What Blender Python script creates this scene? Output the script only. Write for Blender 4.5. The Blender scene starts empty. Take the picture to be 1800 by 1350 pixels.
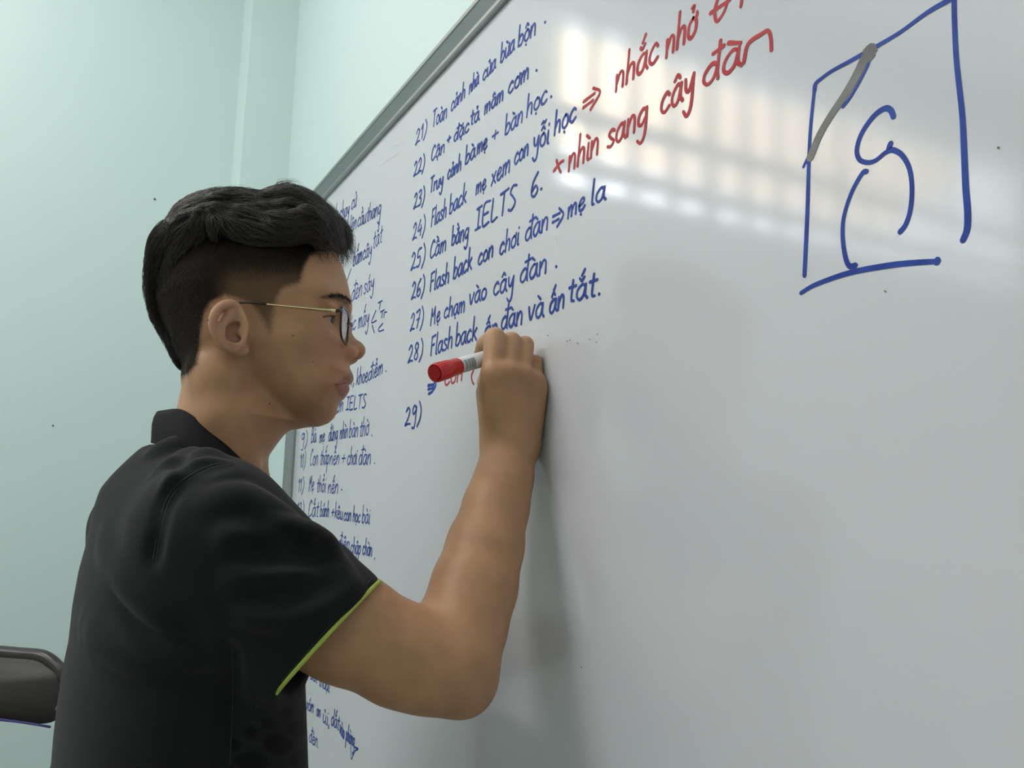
import bpy, math, random, unicodedata
import numpy as np
from mathutils import Vector, Matrix

rng = np.random.default_rng(7)
random.seed(7)
sc = bpy.context.scene
col = sc.collection

# ------------------------------------------------------------------ camera
# metres; whiteboard wall is the plane Y=0 (room on -Y), far wall on -X, Z up
FPX = 1480.0
AX = np.array([[0.47042952, -0.10828755, -0.87576816],
               [0.88200449, 0.08878924, 0.46280077],
               [0.02764323, -0.99014659, 0.13727918]])     # columns: right, down, forward in world axes
CAM = np.array([0.0, -0.46, 1.28])
cam_data = bpy.data.cameras.new('camera')
cam = bpy.data.objects.new('camera', cam_data)
col.objects.link(cam)
cam_data.sensor_width = 36.0
cam_data.lens = FPX / 1800.0 * 36.0
cam_data.clip_start = 0.02
cam.matrix_world = Matrix(((AX[0, 0], -AX[0, 1], -AX[0, 2], CAM[0]),
                           (AX[1, 0], -AX[1, 1], -AX[1, 2], CAM[1]),
                           (AX[2, 0], -AX[2, 1], -AX[2, 2], CAM[2]), (0, 0, 0, 1)))
sc.camera = cam

# ------------------------------------------------------------------ exposure, sky, lamps
sc.view_settings.view_transform = 'Standard'
sc.view_settings.look = 'None'
sc.view_settings.gamma = 1.0
sc.view_settings.exposure = -0.16
sc.view_settings.use_curve_mapping = False
world = bpy.data.worlds.new('overcast_sky')
sc.world = world
world.use_nodes = True
wn = world.node_tree.nodes['Background']
wn.inputs['Color'].default_value = (0.86, 0.92, 1.0, 1)
wn.inputs['Strength'].default_value = 15.0
LAMPS = [  # ceiling fixtures: x, y, length along x, watts
    (-1.25, -1.10, 1.2, 20.0),
    (0.9, -1.3, 1.2, 4.0),
    (-0.95, -2.45, 1.2, 32.0),
    (0.9, -3.0, 1.2, 4.0),
]
CEIL = 3.25
def area_light(name, loc, sx, sy, power, color, rot=(0, 0, 0)):
    d = bpy.data.lights.new(name, 'AREA')
    d.shape = 'RECTANGLE'; d.size = sx; d.size_y = sy; d.energy = power; d.color = color
    o = bpy.data.objects.new(name, d); o.location = loc; o.rotation_euler = rot
    col.objects.link(o); return o
for (lx, ly, ll, lw) in LAMPS:
    area_light('tube_lamp_light', (lx, ly, CEIL - 0.125), ll, 0.10, lw, (1.0, 0.985, 0.96))

# ------------------------------------------------------------------ geometry helpers
def ray(px, py):
    return AX @ np.array([(px - 900) / FPX, (py - 675) / FPX, 1.0])
def at(px, py, D):
    return CAM + D * ray(px, py)
def on_plane(px, py, P, n):
    r = ray(px, py); return CAM + r * (np.dot(P - CAM, n) / np.dot(r, n))
def on_board(px, py):
    r = ray(px, py); q = CAM + r * (-CAM[1] / r[1]); return np.array([q[0], q[2]])
def project(P):
    c = (P - CAM) @ AX
    return np.stack([900 + FPX * c[..., 0] / c[..., 2], 675 + FPX * c[..., 1] / c[..., 2]], -1)

def link(name, me, mat=None, parent=None, smooth=False):
    o = bpy.data.objects.new(name, me)
    col.objects.link(o)
    if mat is not None and not me.materials: me.materials.append(mat)
    if parent is not None: o.parent = parent
    if smooth: me.shade_smooth()
    return o
def mesh_obj(name, V, F, mat=None, parent=None, smooth=False):
    me = bpy.data.meshes.new(name)
    V = np.asarray(V, dtype=np.float64)
    if isinstance(F, np.ndarray):
        n, k = F.shape
        me.vertices.add(len(V)); me.vertices.foreach_set('co', V.ravel())
        me.loops.add(n * k); me.loops.foreach_set('vertex_index', F.ravel().astype(np.int32))
        me.polygons.add(n); me.polygons.foreach_set('loop_start', np.arange(0, n * k, k, dtype=np.int32))
        me.update(calc_edges=True)
    else:
        me.from_pydata([tuple(v) for v in V], [], F)
    return link(name, me, mat, parent, smooth)
def empty(name, loc=(0, 0, 0)):
    o = bpy.data.objects.new(name, None); o.location = loc; col.objects.link(o); return o
def tag(o, label=None, cat=None, group=None, kind=None):
    if label: o['label'] = label
    if cat: o['category'] = cat
    if group: o['group'] = group
    if kind: o['kind'] = kind
    return o
class MB:
    """collects simple shapes into one mesh"""
    def __init__(s): s.V = []; s.F = []
    def add(s, V, F):
        n = len(s.V); s.V += [tuple(v) for v in V]; s.F += [tuple(i + n for i in f) for f in F]; return s
    def box(s, a, b):
        (x0, y0, z0), (x1, y1, z1) = a, b
        return s.add([(x0, y0, z0), (x1, y0, z0), (x1, y1, z0), (x0, y1, z0), (x0, y0, z1), (x1, y0, z1), (x1, y1, z1), (x0, y1, z1)],
                     [(0, 3, 2, 1), (4, 5, 6, 7), (0, 1, 5, 4), (1, 2, 6, 5), (2, 3, 7, 6), (3, 0, 4, 7)])
    def tube(s, pts, rad, n=10, close=False, flat=1.0, cap=True):
        pts = np.array(pts, float); m = len(pts)
        rad = np.broadcast_to(np.array(rad, float), (m,))
        T = np.gradient(pts, axis=0) if not close else (np.roll(pts, -1, 0) - np.roll(pts, 1, 0))
        T /= np.linalg.norm(T, axis=1)[:, None] + 1e-12
        u = np.array([0, 0, 1.0])
        if abs(T[0] @ u) > .9: u = np.array([1.0, 0, 0])
        rings = []
        for i in range(m):
            u = u - T[i] * (u @ T[i]); u /= np.linalg.norm(u); v = np.cross(T[i], u)
            a = np.arange(n) * 2 * np.pi / n
            rings.append(pts[i] + rad[i] * (np.cos(a)[:, None] * u + flat * np.sin(a)[:, None] * v))
        V = np.concatenate(rings); F = []
        for i in range(m if close else m - 1):
            j = (i + 1) % m
            for k in range(n):
                F.append((i * n + k, i * n + (k + 1) % n, j * n + (k + 1) % n, j * n + k))
        if not close and cap: F += [tuple(range(n - 1, -1, -1)), tuple((m - 1) * n + k for k in range(n))]
        return s.add(V, F)
    def lathe(s, P0, axis, prof, n=32):
        axis = np.array(axis, float); axis /= np.linalg.norm(axis)
        u = np.cross(axis, [0, 0, 1.0]); u /= np.linalg.norm(u); v = np.cross(axis, u)
        a = np.arange(n) * 2 * np.pi / n; V = []; F = []
        for (t, r) in prof:
            V += list(np.array(P0) + axis * t + r * (np.cos(a)[:, None] * u + np.sin(a)[:, None] * v))
        m = len(prof)
        for i in range(m - 1):
            for k in range(n): F.append((i * n + k, i * n + (k + 1) % n, (i + 1) * n + (k + 1) % n, (i + 1) * n + k))
        F += [tuple(range(n - 1, -1, -1)), tuple((m - 1) * n + k for k in range(n))]
        return s.add(V, F)
    def build(s, name, mat, parent=None, smooth=False):
        return mesh_obj(name, s.V, s.F, mat, parent, smooth)
def catmull(P, n=6, close=False):
    P = np.array(P, float)
    if len(P) < 3 and not close:
        return np.array([P[0] + (P[-1] - P[0]) * t for t in np.linspace(0, 1, n)])
    if close: Q = np.vstack([P[-1], P, P[0], P[1]])
    else: Q = np.vstack([2 * P[0] - P[1], P, 2 * P[-1] - P[-2]])
    out = []
    for i in range(1, len(Q) - 2):
        for t in np.arange(n) / n:
            a, b, c, d = Q[i - 1], Q[i], Q[i + 1], Q[i + 2]
            out.append(.5 * (2 * b + (c - a) * t + (2 * a - 5 * b + 4 * c - d) * t * t + (3 * b - a - 3 * c + d) * t ** 3))
    if not close: out.append(P[-1])
    return np.array(out)

# ------------------------------------------------------------------ materials
def mat(name, color, rough=.5, metal=0., noise=None, bump=None, spec=.5, extra=None):
    m = bpy.data.materials.new(name); m.use_nodes = True
    nt = m.node_tree; b = nt.nodes['Principled BSDF']
    b.inputs['Base Color'].default_value = (*color, 1); b.inputs['Roughness'].default_value = rough
    b.inputs['Metallic'].default_value = metal; b.inputs['Specular IOR Level'].default_value = spec
    tc = nt.nodes.new('ShaderNodeTexCoord')
    if noise:   # (scale, amount, second colour)
        n = nt.nodes.new('ShaderNodeTexNoise'); n.inputs['Scale'].default_value = noise[0]; n.inputs['Detail'].default_value = 4
        nt.links.new(tc.outputs['Object'], n.inputs['Vector'])
        r = nt.nodes.new('ShaderNodeMapRange'); r.inputs[1].default_value = .35; r.inputs[2].default_value = .65
        r.inputs[3].default_value = 0; r.inputs[4].default_value = noise[1]
        nt.links.new(n.outputs[0], r.inputs[0])
        mx = nt.nodes.new('ShaderNodeMix'); mx.data_type = 'RGBA'
        mx.inputs[6].default_value = (*color, 1); mx.inputs[7].default_value = (*noise[2], 1)
        nt.links.new(r.outputs[0], mx.inputs[0]); nt.links.new(mx.outputs[2], b.inputs['Base Color'])
    if bump:    # (scale, strength, distance)
        n = nt.nodes.new('ShaderNodeTexNoise'); n.inputs['Scale'].default_value = bump[0]; n.inputs['Detail'].default_value = 3
        nt.links.new(tc.outputs['Object'], n.inputs['Vector'])
        bp = nt.nodes.new('ShaderNodeBump'); bp.inputs['Strength'].default_value = bump[1]; bp.inputs['Distance'].default_value = bump[2]
        nt.links.new(n.outputs[0], bp.inputs['Height']); nt.links.new(bp.outputs[0], b.inputs['Normal'])
    if extra: extra(m, nt, b)
    return m
def emit(name, color, s):
    m = bpy.data.materials.new(name); m.use_nodes = True; nt = m.node_tree
    b = nt.nodes['Principled BSDF']; b.inputs['Emission Color'].default_value = (*color, 1); b.inputs['Emission Strength'].default_value = s
    b.inputs['Base Color'].default_value = (.8, .8, .8, 1); return m
M = {}
M['wall'] = mat('mint_wall_paint', (.64, .77, .75), .55, noise=(1.3, .5, (.66, .78, .76)), bump=(60, .05, .002))
M['wallb'] = mat('mint_wall_paint_pillar', (.67, .79, .765), .5, bump=(60, .05, .002))
M['ceiling'] = mat('ceiling_paint', (.82, .84, .83), .8)
M['floor'] = mat('floor_tile', (.30, .28, .25), .35, noise=(4, .5, (.38, .36, .33)))
M['skirt'] = mat('skirting_tile', (.30, .27, .25), .4)
M['alu'] = mat('anodised_aluminium', (.33, .34, .34), .38, .85, bump=(300, .03, .0005))
M['board'] = mat('board_enamel', (.62, .62, .65), .095, noise=(3.0, .35, (.605, .607, .637)), spec=.5)
M['blue'] = mat('blue_marker_ink', (.014, .040, .27), .5, noise=(60, .7, (.028, .08, .38)), spec=.18)
M['red'] = mat('red_marker_ink', (.40, .020, .028), .5, noise=(60, .6, (.50, .05, .06)), spec=.18)
M['black'] = mat('dried_black_ink', (.10, .10, .10), .4, noise=(40, .9, (.20, .20, .19)), spec=.3)
M['faint'] = mat('faint_ink_smudge', (.56, .56, .59), .10)
# ------------------------------------------------------------------ room
XW, XR, YF = -2.31, 2.6, -4.2
tag(MB().box((XW - .2, YF - .2, -.1), (XR + .2, .2, 0)).build('floor', M['floor']), kind='structure')
tag(MB().box((XW - .2, YF - .2, CEIL), (XR + .2, .2, CEIL + .1)).build('ceiling', M['ceiling']), kind='structure')
tag(MB().box((XW - .2, 0, 0), (XR + .2, .2, CEIL)).build('wall_board', M['wall']), kind='structure')
tag(MB().box((XR, YF, 0), (XR + .2, 0, CEIL)).build('wall_right', M['wall']), kind='structure')
tag(MB().box((XW - .2, YF - .2, 0), (XR + .2, YF, CEIL)).build('wall_front', M['wall']), kind='structure')
# far wall with a high barred window (seen only as its reflection in the board)
WY0, WY1, WZ0, WZ1 = -3.75, -.93, 2.32, 3.02
fw_ = MB()
fw_.box((XW - .2, YF, 0), (XW, 0, WZ0)).box((XW - .2, YF, WZ1), (XW, 0, CEIL))
fw_.box((XW - .2, YF, WZ0), (XW, WY0, WZ1)).box((XW - .2, WY1, WZ0), (XW, 0, WZ1))
tag(fw_.build('wall_left', M['wall']), kind='structure')
tag(MB().box((XW, -.122, 0), (-2.17, 0, CEIL)).build('trim_1', M['wallb']), kind='structure')
tag(MB().box((XW, YF, 0), (XW + .012, -.122, .1)).build('baseboard_left', M['skirt']), kind='structure')
tag(MB().box((-2.17, -.012, 0), (XR, 0, .1)).build('baseboard_board', M['skirt']), kind='structure')
M['wframe'] = mat('window_frame_paint', (.50, .52, .52), .5)
M['bar'] = mat('window_bar_paint', (.30, .31, .32), .5)
def glassy(m, nt, b):
    b.inputs['Transmission Weight'].default_value = 1.0; b.inputs['IOR'].default_value = 1.45; b.inputs['Alpha'].default_value = .25
M['pane'] = mat('window_glass', (.95, .97, .97), .05, extra=glassy)
win = tag(empty('window_1'), kind='structure')
wf = MB()
for (a, b_) in (((XW - .13, WY0, WZ0), (XW - .05, WY1, WZ0 + .035)), ((XW - .13, WY0, WZ1 - .035), (XW - .05, WY1, WZ1)),
               ((XW - .13, WY0, WZ0), (XW - .05, WY0 + .035, WZ1)), ((XW - .13, WY1 - .035, WZ0), (XW - .05, WY1, WZ1))):
    wf.box(a, b_)
wf.build('window_frame', M['wframe'], win)
ys = list(np.arange(WY1 - .18, WY0 + .1, -.18))
for i, yv in enumerate(ys):
    w = .036 if i % 4 == 3 else .026
    MB().box((XW - .10, yv - w, WZ0 + .035), (XW - .07, yv + w, WZ1 - .035)).build('window_bar', M['bar'], win)
for zz in (2.45, 2.635):
    MB().box((XW - .105, WY0 + .035, zz - .024), (XW - .065, WY1 - .035, zz + .024)).build('window_rail', M['bar'], win)
# cream cloth added outside above the window to warm the board's reflection
def translucent_cloth(m, nt, b):
    t = nt.nodes.new('ShaderNodeBsdfTranslucent'); t.inputs[0].default_value = (.95, .72, .48, 1)
    nt.links.new(t.outputs[0], nt.nodes['Material Output'].inputs['Surface'])
M['warm_reflection_cloth'] = mat('cream_reflection_cloth', (.9, .7, .45), .8, extra=translucent_cloth)
warm_sheet = MB().add([(XW - .22, WY0 - .2, 3.30), (XW - .22, WY1 + .3, 3.30), (XW - 1.1, WY1 + .3, 3.02), (XW - 1.1, WY0 - .2, 3.02)], [(0, 1, 2, 3)]).build('warm_reflection_cloth', M['warm_reflection_cloth'])
tag(warm_sheet, kind='structure')

# ceiling fixtures
M['fix'] = mat('fixture_white_metal', (.8, .8, .8), .4)
M['tube'] = emit('fluorescent_tube', (.93, .99, 1.0), 2.5)
for i, (lx, ly, ll, lw) in enumerate(LAMPS):
    t = tag(empty('ceiling_light', (lx, ly, CEIL)), ('twin tube ceiling light nearest the board and far wall', 'twin tube ceiling light nearest the board, behind the camera',
        'twin tube ceiling light away from the board, by the barred window', 'twin tube ceiling light in the rear corner of the room')[i], 'ceiling light', 'tube lights on the ceiling')
    MB().box((-ll / 2 - .03, -.08, -.05), (ll / 2 + .03, .08, 0)).build('housing', M['fix'], t)
    for s in (-.045, .045):
        MB().tube([(-ll / 2, s, -.085), (ll / 2, s, -.085)], .015, 12).build('tube', M['tube'], t, True)

# ------------------------------------------------------------------ whiteboard
BX0, BX1, BZ1 = -1.888, .62, 1.92
BZ0 = .70
board = tag(empty('whiteboard', ((BX0 + BX1) / 2, 0, BZ0)), 'large glossy whiteboard in an aluminium frame covered with blue and red handwriting', 'whiteboard')
bl = Vector(board.location)
def rel(V): return np.asarray(V, float) - np.array(bl)
MBb = MB().box((BX0 - .01, -.004, BZ0 - .01), (BX1 + .01, -.0005, BZ1 + .01))
mesh_obj('writing_surface', rel(MBb.V), MBb.F, M['board'], board)
prof = [(0, .037), (-.017, .037), (-.020, .034), (-.020, .028), (-.018, .0265), (-.009, .012), (-.009, .0085), (-.0115, .007), (-.0115, .003), (-.0095, 0), (-.004, 0), (0, 0)]
def rail(P0, P1, out, mitre=True):
    """extrude the frame profile from P0 to P1 (inner edge, xz), 'out' = outward direction"""
    P0 = np.array(P0, float); P1 = np.array(P1, float); out = np.array(out, float)
    d = (P1 - P0) / np.linalg.norm(P1 - P0); V = []; F = []
    for (P, s) in ((P0, -1), (P1, 1)):
        for (y, o) in prof:
            q = P + out * o + d * s * o
            V.append((q[0], y, q[1]))
    n = len(prof)
    for k in range(n): F.append((k, (k + 1) % n, n + (k + 1) % n, n + k))
    F += [tuple(range(n)), tuple(range(2 * n - 1, n - 1, -1))]
    return rel(V), F
for nm, a, b_, o in (('frame_rail', (BX0, BZ1), (BX1, BZ1), (0, 1)), ('frame_rail', (BX0, BZ0), (BX1, BZ0), (0, -1)),
                     ('frame_stile', (BX0, BZ0), (BX0, BZ1), (-1, 0)), ('frame_stile', (BX1, BZ0), (BX1, BZ1), (1, 0))):
    mesh_obj(nm, *rail(a, b_, o), M['alu'], board)

# stroke font: x-height 1, caps and digits 1.75
G = {
 'a': (.92, ['72,88 45,100 12,72 6,28 28,0 58,22 74,92', '75,98 73,30 92,0']),
 'b': (.85, ['12,195 8,5', '9,45 35,92 68,82 74,38 42,0 9,12']),
 'c': (.80, ['68,80 46,100 12,70 6,28 34,0 72,20']),
 'd': (.92, ['72,82 45,98 12,72 6,28 28,0 56,18 74,80', '80,195 74,60 78,0']),
 'e': (.78, ['8,48 50,58 60,86 36,100 10,64 14,12 42,0 72,24']),
 'g': (.85, ['70,86 42,100 10,70 12,24 38,14 70,48', '73,98 70,-40 42,-88 10,-66']),
 'h': (.85, ['14,195 8,0', '9,46 36,96 64,84 66,0']),
 'i': (.35, ['16,100 14,14 30,0']),
 'k': (.80, ['14,195 8,0', '66,98 12,42', '24,52 72,0']),
 'l': (.36, ['18,195 12,14 28,0']),
 'm': (1.15, ['8,98 8,0', '9,50 30,98 46,84 46,0', '47,50 72,98 92,82 94,0']),
 'n': (.85, ['8,98 8,0', '9,46 38,98 64,82 66,0']),
 'o': (.82, ['42,98 12,76 8,28 34,0 66,22 68,72 42,98']),
 'p': (.85, ['12,98 8,-85', '10,50 38,98 70,80 68,32 38,6 10,22']),
 'q': (.85, ['70,86 42,100 10,70 12,24 38,14 70,48', '73,98 70,-85']),
 'r': (.62, ['8,98 8,0', '9,52 30,94 58,90']),
 's': (.70, ['62,88 36,100 12,80 34,52 60,26 34,0 4,10']),
 't': (.60, ['34,150 28,16 50,0', '4,98 62,104']),
 'u': (.85, ['8,98 10,24 34,0 66,40', '70,98 68,20 84,0']),
 'v': (.78, ['6,98 34,0 70,100']),
 'x': (.74, ['8,98 64,0', '64,98 6,0']),
 'y': (.82, ['8,98 16,42 42,30 66,90', '70,98 62,-50 34,-90 6,-62']),
 'T': (.90, ['4,172 88,182', '44,176 38,0']),
 'C': (.90, ['78,150 52,178 14,120 8,36 38,0 82,26']),
 'M': (1.25, ['8,0 14,175', '14,170 46,84 82,172', '84,175 92,0']),
 'F': (.85, ['12,0 12,170', '8,172 78,180', '12,92 62,98']),
 'I': (.70, ['6,172 62,178', '34,174 30,2', '2,0 60,4']),
 'E': (.90, ['78,176 14,170 10,4 78,6', '12,90 64,94']),
 'L': (.80, ['14,176 10,4 70,8']),
 'S': (.80, ['70,168 34,178 12,138 44,92 66,44 34,0 2,14']),
 'B': (.90, ['12,172 10,0', '10,170 56,168 58,108 14,94', '14,94 74,84 70,18 10,4']),
 '0': (.80, ['40,172 10,110 12,36 38,0 66,50 64,130 40,172']),
 '1': (.45, ['4,130 28,172 24,0']),
 '2': (.85, ['8,140 34,176 60,140 44,70 4,4 40,14 78,4']),
 '3': (.80, ['8,160 46,176 58,130 24,94 62,70 50,10 6,8']),
 '4': (.85, ['44,172 6,64 72,70', '62,110 56,0']),
 '5': (.85, ['70,176 22,170 14,96 52,96 60,34 34,0 2,12']),
 '6': (.80, ['58,172 16,110 8,30 36,0 64,30 46,76 12,50']),
 '7': (.80, ['6,166 66,172 30,0', '18,84 64,90']),
 '8': (.80, ['60,150 34,176 12,140 58,50 38,0 8,36 52,110 60,150']),
 '9': (.80, ['58,150 34,176 10,140 26,92 60,130', '62,160 52,-30 16,-40']),
 ')': (.50, ['12,200 42,120 36,30 2,-40']),
 '+': (.80, ['4,58 70,62', '40,100 34,18']),
 '.': (.30, ['12,10 20,2']),
 ',': (.30, ['20,20 8,-34']),
 '>': (1.1, ['0,78 62,84', '0,34 56,40', '52,124 92,62 44,-12']),
}
def glyph(ch):
    nf = unicodedata.normalize('NFD', ch)
    base = nf[0]; dia = nf[1:]; stroke = False
    if base in 'đĐ': base = 'd'; stroke = True
    w, S = G[base]
    P = [np.array([[float(c) / 100 for c in p.split(',')] for p in s.split()]) for s in S]
    cx = w * .42; top = 1.28 if base not in 'BTC' else 2.05
    if base == 'i' and not dia: P.append(np.array([[.2, 1.4], [.22, 1.48]]))
    if stroke: P.append(np.array([[.45, 1.5], [1.0, 1.56]]))
    for d in dia:
        o = ord(d)
        if o == 0x302: P.append(np.array([[cx - .2, top], [cx, top + .25], [cx + .22, top + .02]])); top += .4
        elif o == 0x306: P.append(np.array([[cx - .18, top + .2], [cx, top], [cx + .2, top + .2]])); top += .35
        elif o == 0x31b: P.append(np.array([[w * .72, .85], [w * .88, 1.0], [w * .86, 1.15]]))
    for d in dia:
        o = ord(d)
        if o == 0x300: P.append(np.array([[cx - .22, top + .3], [cx + .08, top + .02]]))
        elif o == 0x301: P.append(np.array([[cx + .2, top + .38], [cx - .02, top]]))
        elif o == 0x309: P.append(np.array([[cx - .08, top + .3], [cx + .1, top + .3], [cx + .04, top + .04]]))
        elif o == 0x303: P.append(np.array([[cx - .25, top + .08], [cx - .05, top + .22], [cx + .1, top + .1], [cx + .3, top + .24]]))
        elif o == 0x323: P.append(np.array([[cx - .02, -.28], [cx + .04, -.36]]))
    return w, P
class Ink:
    n = 0
    def __init__(s): s.V = []; s.F = []; s.k = 0
    def stroke(s, P, w, smooth=5, taper=True):
        """P board coordinates (x,z); one flat rounded stroke lying on the enamel"""
        P = catmull(P, smooth)
        if len(P) < 2: return
        s.k += 1; Ink.n = (Ink.n + 1) % 120
        y = -.0043 - 3e-6 * Ink.n
        T = np.gradient(P, axis=0); L = np.linalg.norm(T, axis=1)[:, None] + 1e-9; T = T / L
        N = np.stack([-T[:, 1], T[:, 0]], 1)
        m = len(P); hw = np.full(m, w / 2) * (1 + .12 * np.sin(np.linspace(0, 5, m) + s.k))
        # round ends
        pts = [P[0] - T[0] * w * .42]; hws = [w * .16]
        pts.append(P[0] - T[0] * w * .25); hws.append(w * .38)
        pts += list(P); hws += list(hw)
        pts.append(P[-1] + T[-1] * w * .25); hws.append(w * .38)
        pts.append(P[-1] + T[-1] * w * .42); hws.append(w * .16)
        NN = [N[0], N[0]] + list(N) + [N[-1], N[-1]]
        n0 = len(s.V)
        for p, h, nn in zip(pts, hws, NN):
            for sg in (1, -1):
                q = p + nn * h * sg; s.V.append((q[0], y, q[1]))
        for i in range(len(pts) - 1):
            a = n0 + 2 * i; s.F.append((a, a + 1, a + 3, a + 2))
    def word(s, text, x0, y0, x1, y1, xh, xh1=None, w=.0033):
        xh1 = xh1 or xh * (1 + .002 * (x1 - x0))
        A = on_board(x0, y0); B = on_board(x1, y1)
        hA = on_board(x0, y0 - xh)[1] - A[1]; hB = on_board(x1, y1 - xh1)[1] - B[1]
        gl = [glyph(c) for c in text]
        tot = sum(g[0] + .06 for g in gl) - .1
        cur = 0
        for gw, P in gl:
            for Q in P:
                t = (Q[:, 0] + cur) / tot
                h = hA + (hB - hA) * t
                jit = rng.normal(0, .012, Q.shape)
                X = A[0] + (B[0] - A[0]) * t + (Q[:, 1] + jit[:, 1]) * h * .10
                Z = A[1] + (B[1] - A[1]) * t + (Q[:, 1] + jit[:, 0]) * h
                s.stroke(np.stack([X, Z], 1), w)
            cur += gw + .06
    def px(s, P, w=.0032, smooth=6):
        s.stroke([on_board(*p) for p in P], w, smooth)
    def build(s, name, m, label=None):
        o = mesh_obj(name, rel(s.V), s.F, m, board)
        if label: o['label'] = label
        return o
LW = .0033
def line(words, m='blue', label=None, extra=(), w=None):
    w = w or LW
    L = empty('handwritten_line'); L.parent = board
    if label: L['label'] = label
    for t in words:
        k = Ink(); k.word(*t, w=w); k.build('word' if len(t[0]) > 1 else 'sign', M[m]).parent = L
    if extra:
        for e in extra: k = Ink(); k.px(e, w if w > .0033 else .0028); k.build('sign', M[m]).parent = L
    return L
line([('21)', 734, 257, 754, 236, 13), ('Toàn', 764, 225, 790, 208, 15), ('cảnh', 797, 198, 822, 172, 14), ('nhà', 829, 167, 846, 148, 14),
      ('cửa', 853, 145, 876, 121, 15), ('bừa', 884, 113, 909, 89, 17), ('bộn', 915, 85, 947, 61, 18), ('.', 961, 44, 965, 40, 12)], label='top blue line numbered 21')
line([('22)', 731, 312, 750, 298, 13), ('Cận', 762, 285, 786, 268, 13), ('+', 790, 256, 797, 250, 12), ('đặc', 802, 251, 829, 231, 13), ('tả', 831, 222, 847, 212, 15),
      ('mâm', 856, 203, 890, 176, 15), ('cơm', 898, 168, 935, 138, 17), ('.', 946, 128, 950, 125, 12)], label='blue line numbered 22')
line([('23)', 731, 369, 750, 357, 14), ('Truy', 760, 340, 783, 327, 14), ('cảnh', 791, 317, 815, 299, 14), ('bà', 822, 291, 840, 277, 16), ('mẹ', 843, 273, 861, 261, 16),
      ('+', 869, 252, 881, 244, 16), ('bàn', 892, 240, 924, 215, 18), ('học', 930, 208, 967, 180, 19), ('.', 972, 174, 976, 171, 12)], label='blue line numbered 23')
line([('24)', 729, 424, 751, 409, 15), ('Flash', 762, 400, 789, 382, 16), ('back', 794, 378, 824, 356, 17), ('mẹ', 841, 344, 859, 332, 16), ('xem', 868, 328, 902, 302, 19),
      ('con', 909, 292, 934, 273, 18), ('yỗi', 942, 266, 970, 253, 21), ('học', 979, 240, 1018, 212, 21)], label='blue line numbered 24')
line([('25)', 726, 477, 751, 462, 16), ('Cầm', 760, 456, 789, 440, 16), ('bằng', 798, 433, 828, 420, 17), ('IELTS', 840, 406, 912, 366, 20), ('6', 938, 350, 952, 342, 22),
      ('.', 954, 337, 959, 332, 14)], label='blue line numbered 25')
line([('26)', 727, 528, 750, 516, 16), ('Flash', 760, 513, 794, 497, 17), ('back', 801, 492, 834, 473, 19), ('con', 845, 468, 872, 451, 18), ('chơi', 883, 450, 917, 431, 19),
      ('đàn', 928, 426, 969, 403, 20), ('>', 976, 400, 998, 392, 22), ('mẹ', 1003, 386, 1034, 367, 19), ('la', 1044, 362, 1070, 352, 22)], label='blue line numbered 26')
line([('27)', 725, 583, 748, 572, 16), ('Mẹ', 761, 573, 778, 564, 16), ('chạm', 785, 561, 822, 548, 17), ('vào', 829, 537, 860, 525, 18), ('cây', 872, 521, 908, 508, 21),
      ('đàn', 919, 499, 967, 480, 22), ('.', 981, 473, 985, 469, 14)], label='blue line numbered 27')
line([('28)', 721, 639, 747, 628, 16), ('Flash', 761, 626, 800, 611, 18), ('back', 805, 609, 843, 598, 20), ('ấn', 857, 592, 880, 586, 16), ('đàn', 886, 580, 924, 570, 21),
      ('và', 933, 564, 961, 557, 23), ('ấn', 971, 553, 998, 541, 22), ('tắt', 1004, 532, 1053, 521, 24), ('.', 1057, 521, 1061, 517, 14)], label='blue line numbered 28')
line([('29)', 716, 749, 744, 741, 17)], label='lone blue number 29')
k = Ink()
for p in ([(757, 678), (768, 676)], [(757, 685), (768, 682)], [(757, 679), (768, 676.5)], [(767, 669), (771, 677), (764, 689), (758, 693)]): k.px(p, .0042)
k.build('handwritten_arrow', M['blue'])
k = Ink()
k.word('con', 786, 679, 818, 669, 21)
k.build('handwritten_word', M['red'], 'red word under the marker')
k = Ink(); k.px([(838, 650), (834, 660), (835, 670), (838, 676)]); k.build('handwritten_letter', M['red'])
line([('nhắc', 1087, 164, 1163, 108, 28), ('nhở', 1176, 104, 1231, 62, 30), ('>', 1030, 200, 1064, 178, 24)], 'red', 'upper red note',
     extra=([(1329, -6), (1312, 12), (1310, 28), (1320, 39), (1334, 24), (1346, -4)], [(1255, 26), (1290, 2)], [(1269, -2), (1263, 22), (1267, 40), (1280, 22), (1288, -4)],
            [(1312, -6), (1309, 14)])[1:], w=.0037)
line([('nhìn', 1004, 304, 1058, 271, 26), ('sang', 1073, 263, 1143, 220, 27), ('cây', 1167, 204, 1226, 166, 31), ('đa', 1241, 156, 1309, 118, 31)], 'red', 'lower red note',
     extra=([(979, 302), (990, 288), (996, 284)], [(984, 283), (987, 294), (991, 304)], [(1287, 78), (1299, 78), (1309, 78)], [(1314, 113), (1322, 80), (1345, 63), (1357, 57), (1362, 70), (1363, 91)]), w=.0037)
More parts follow.
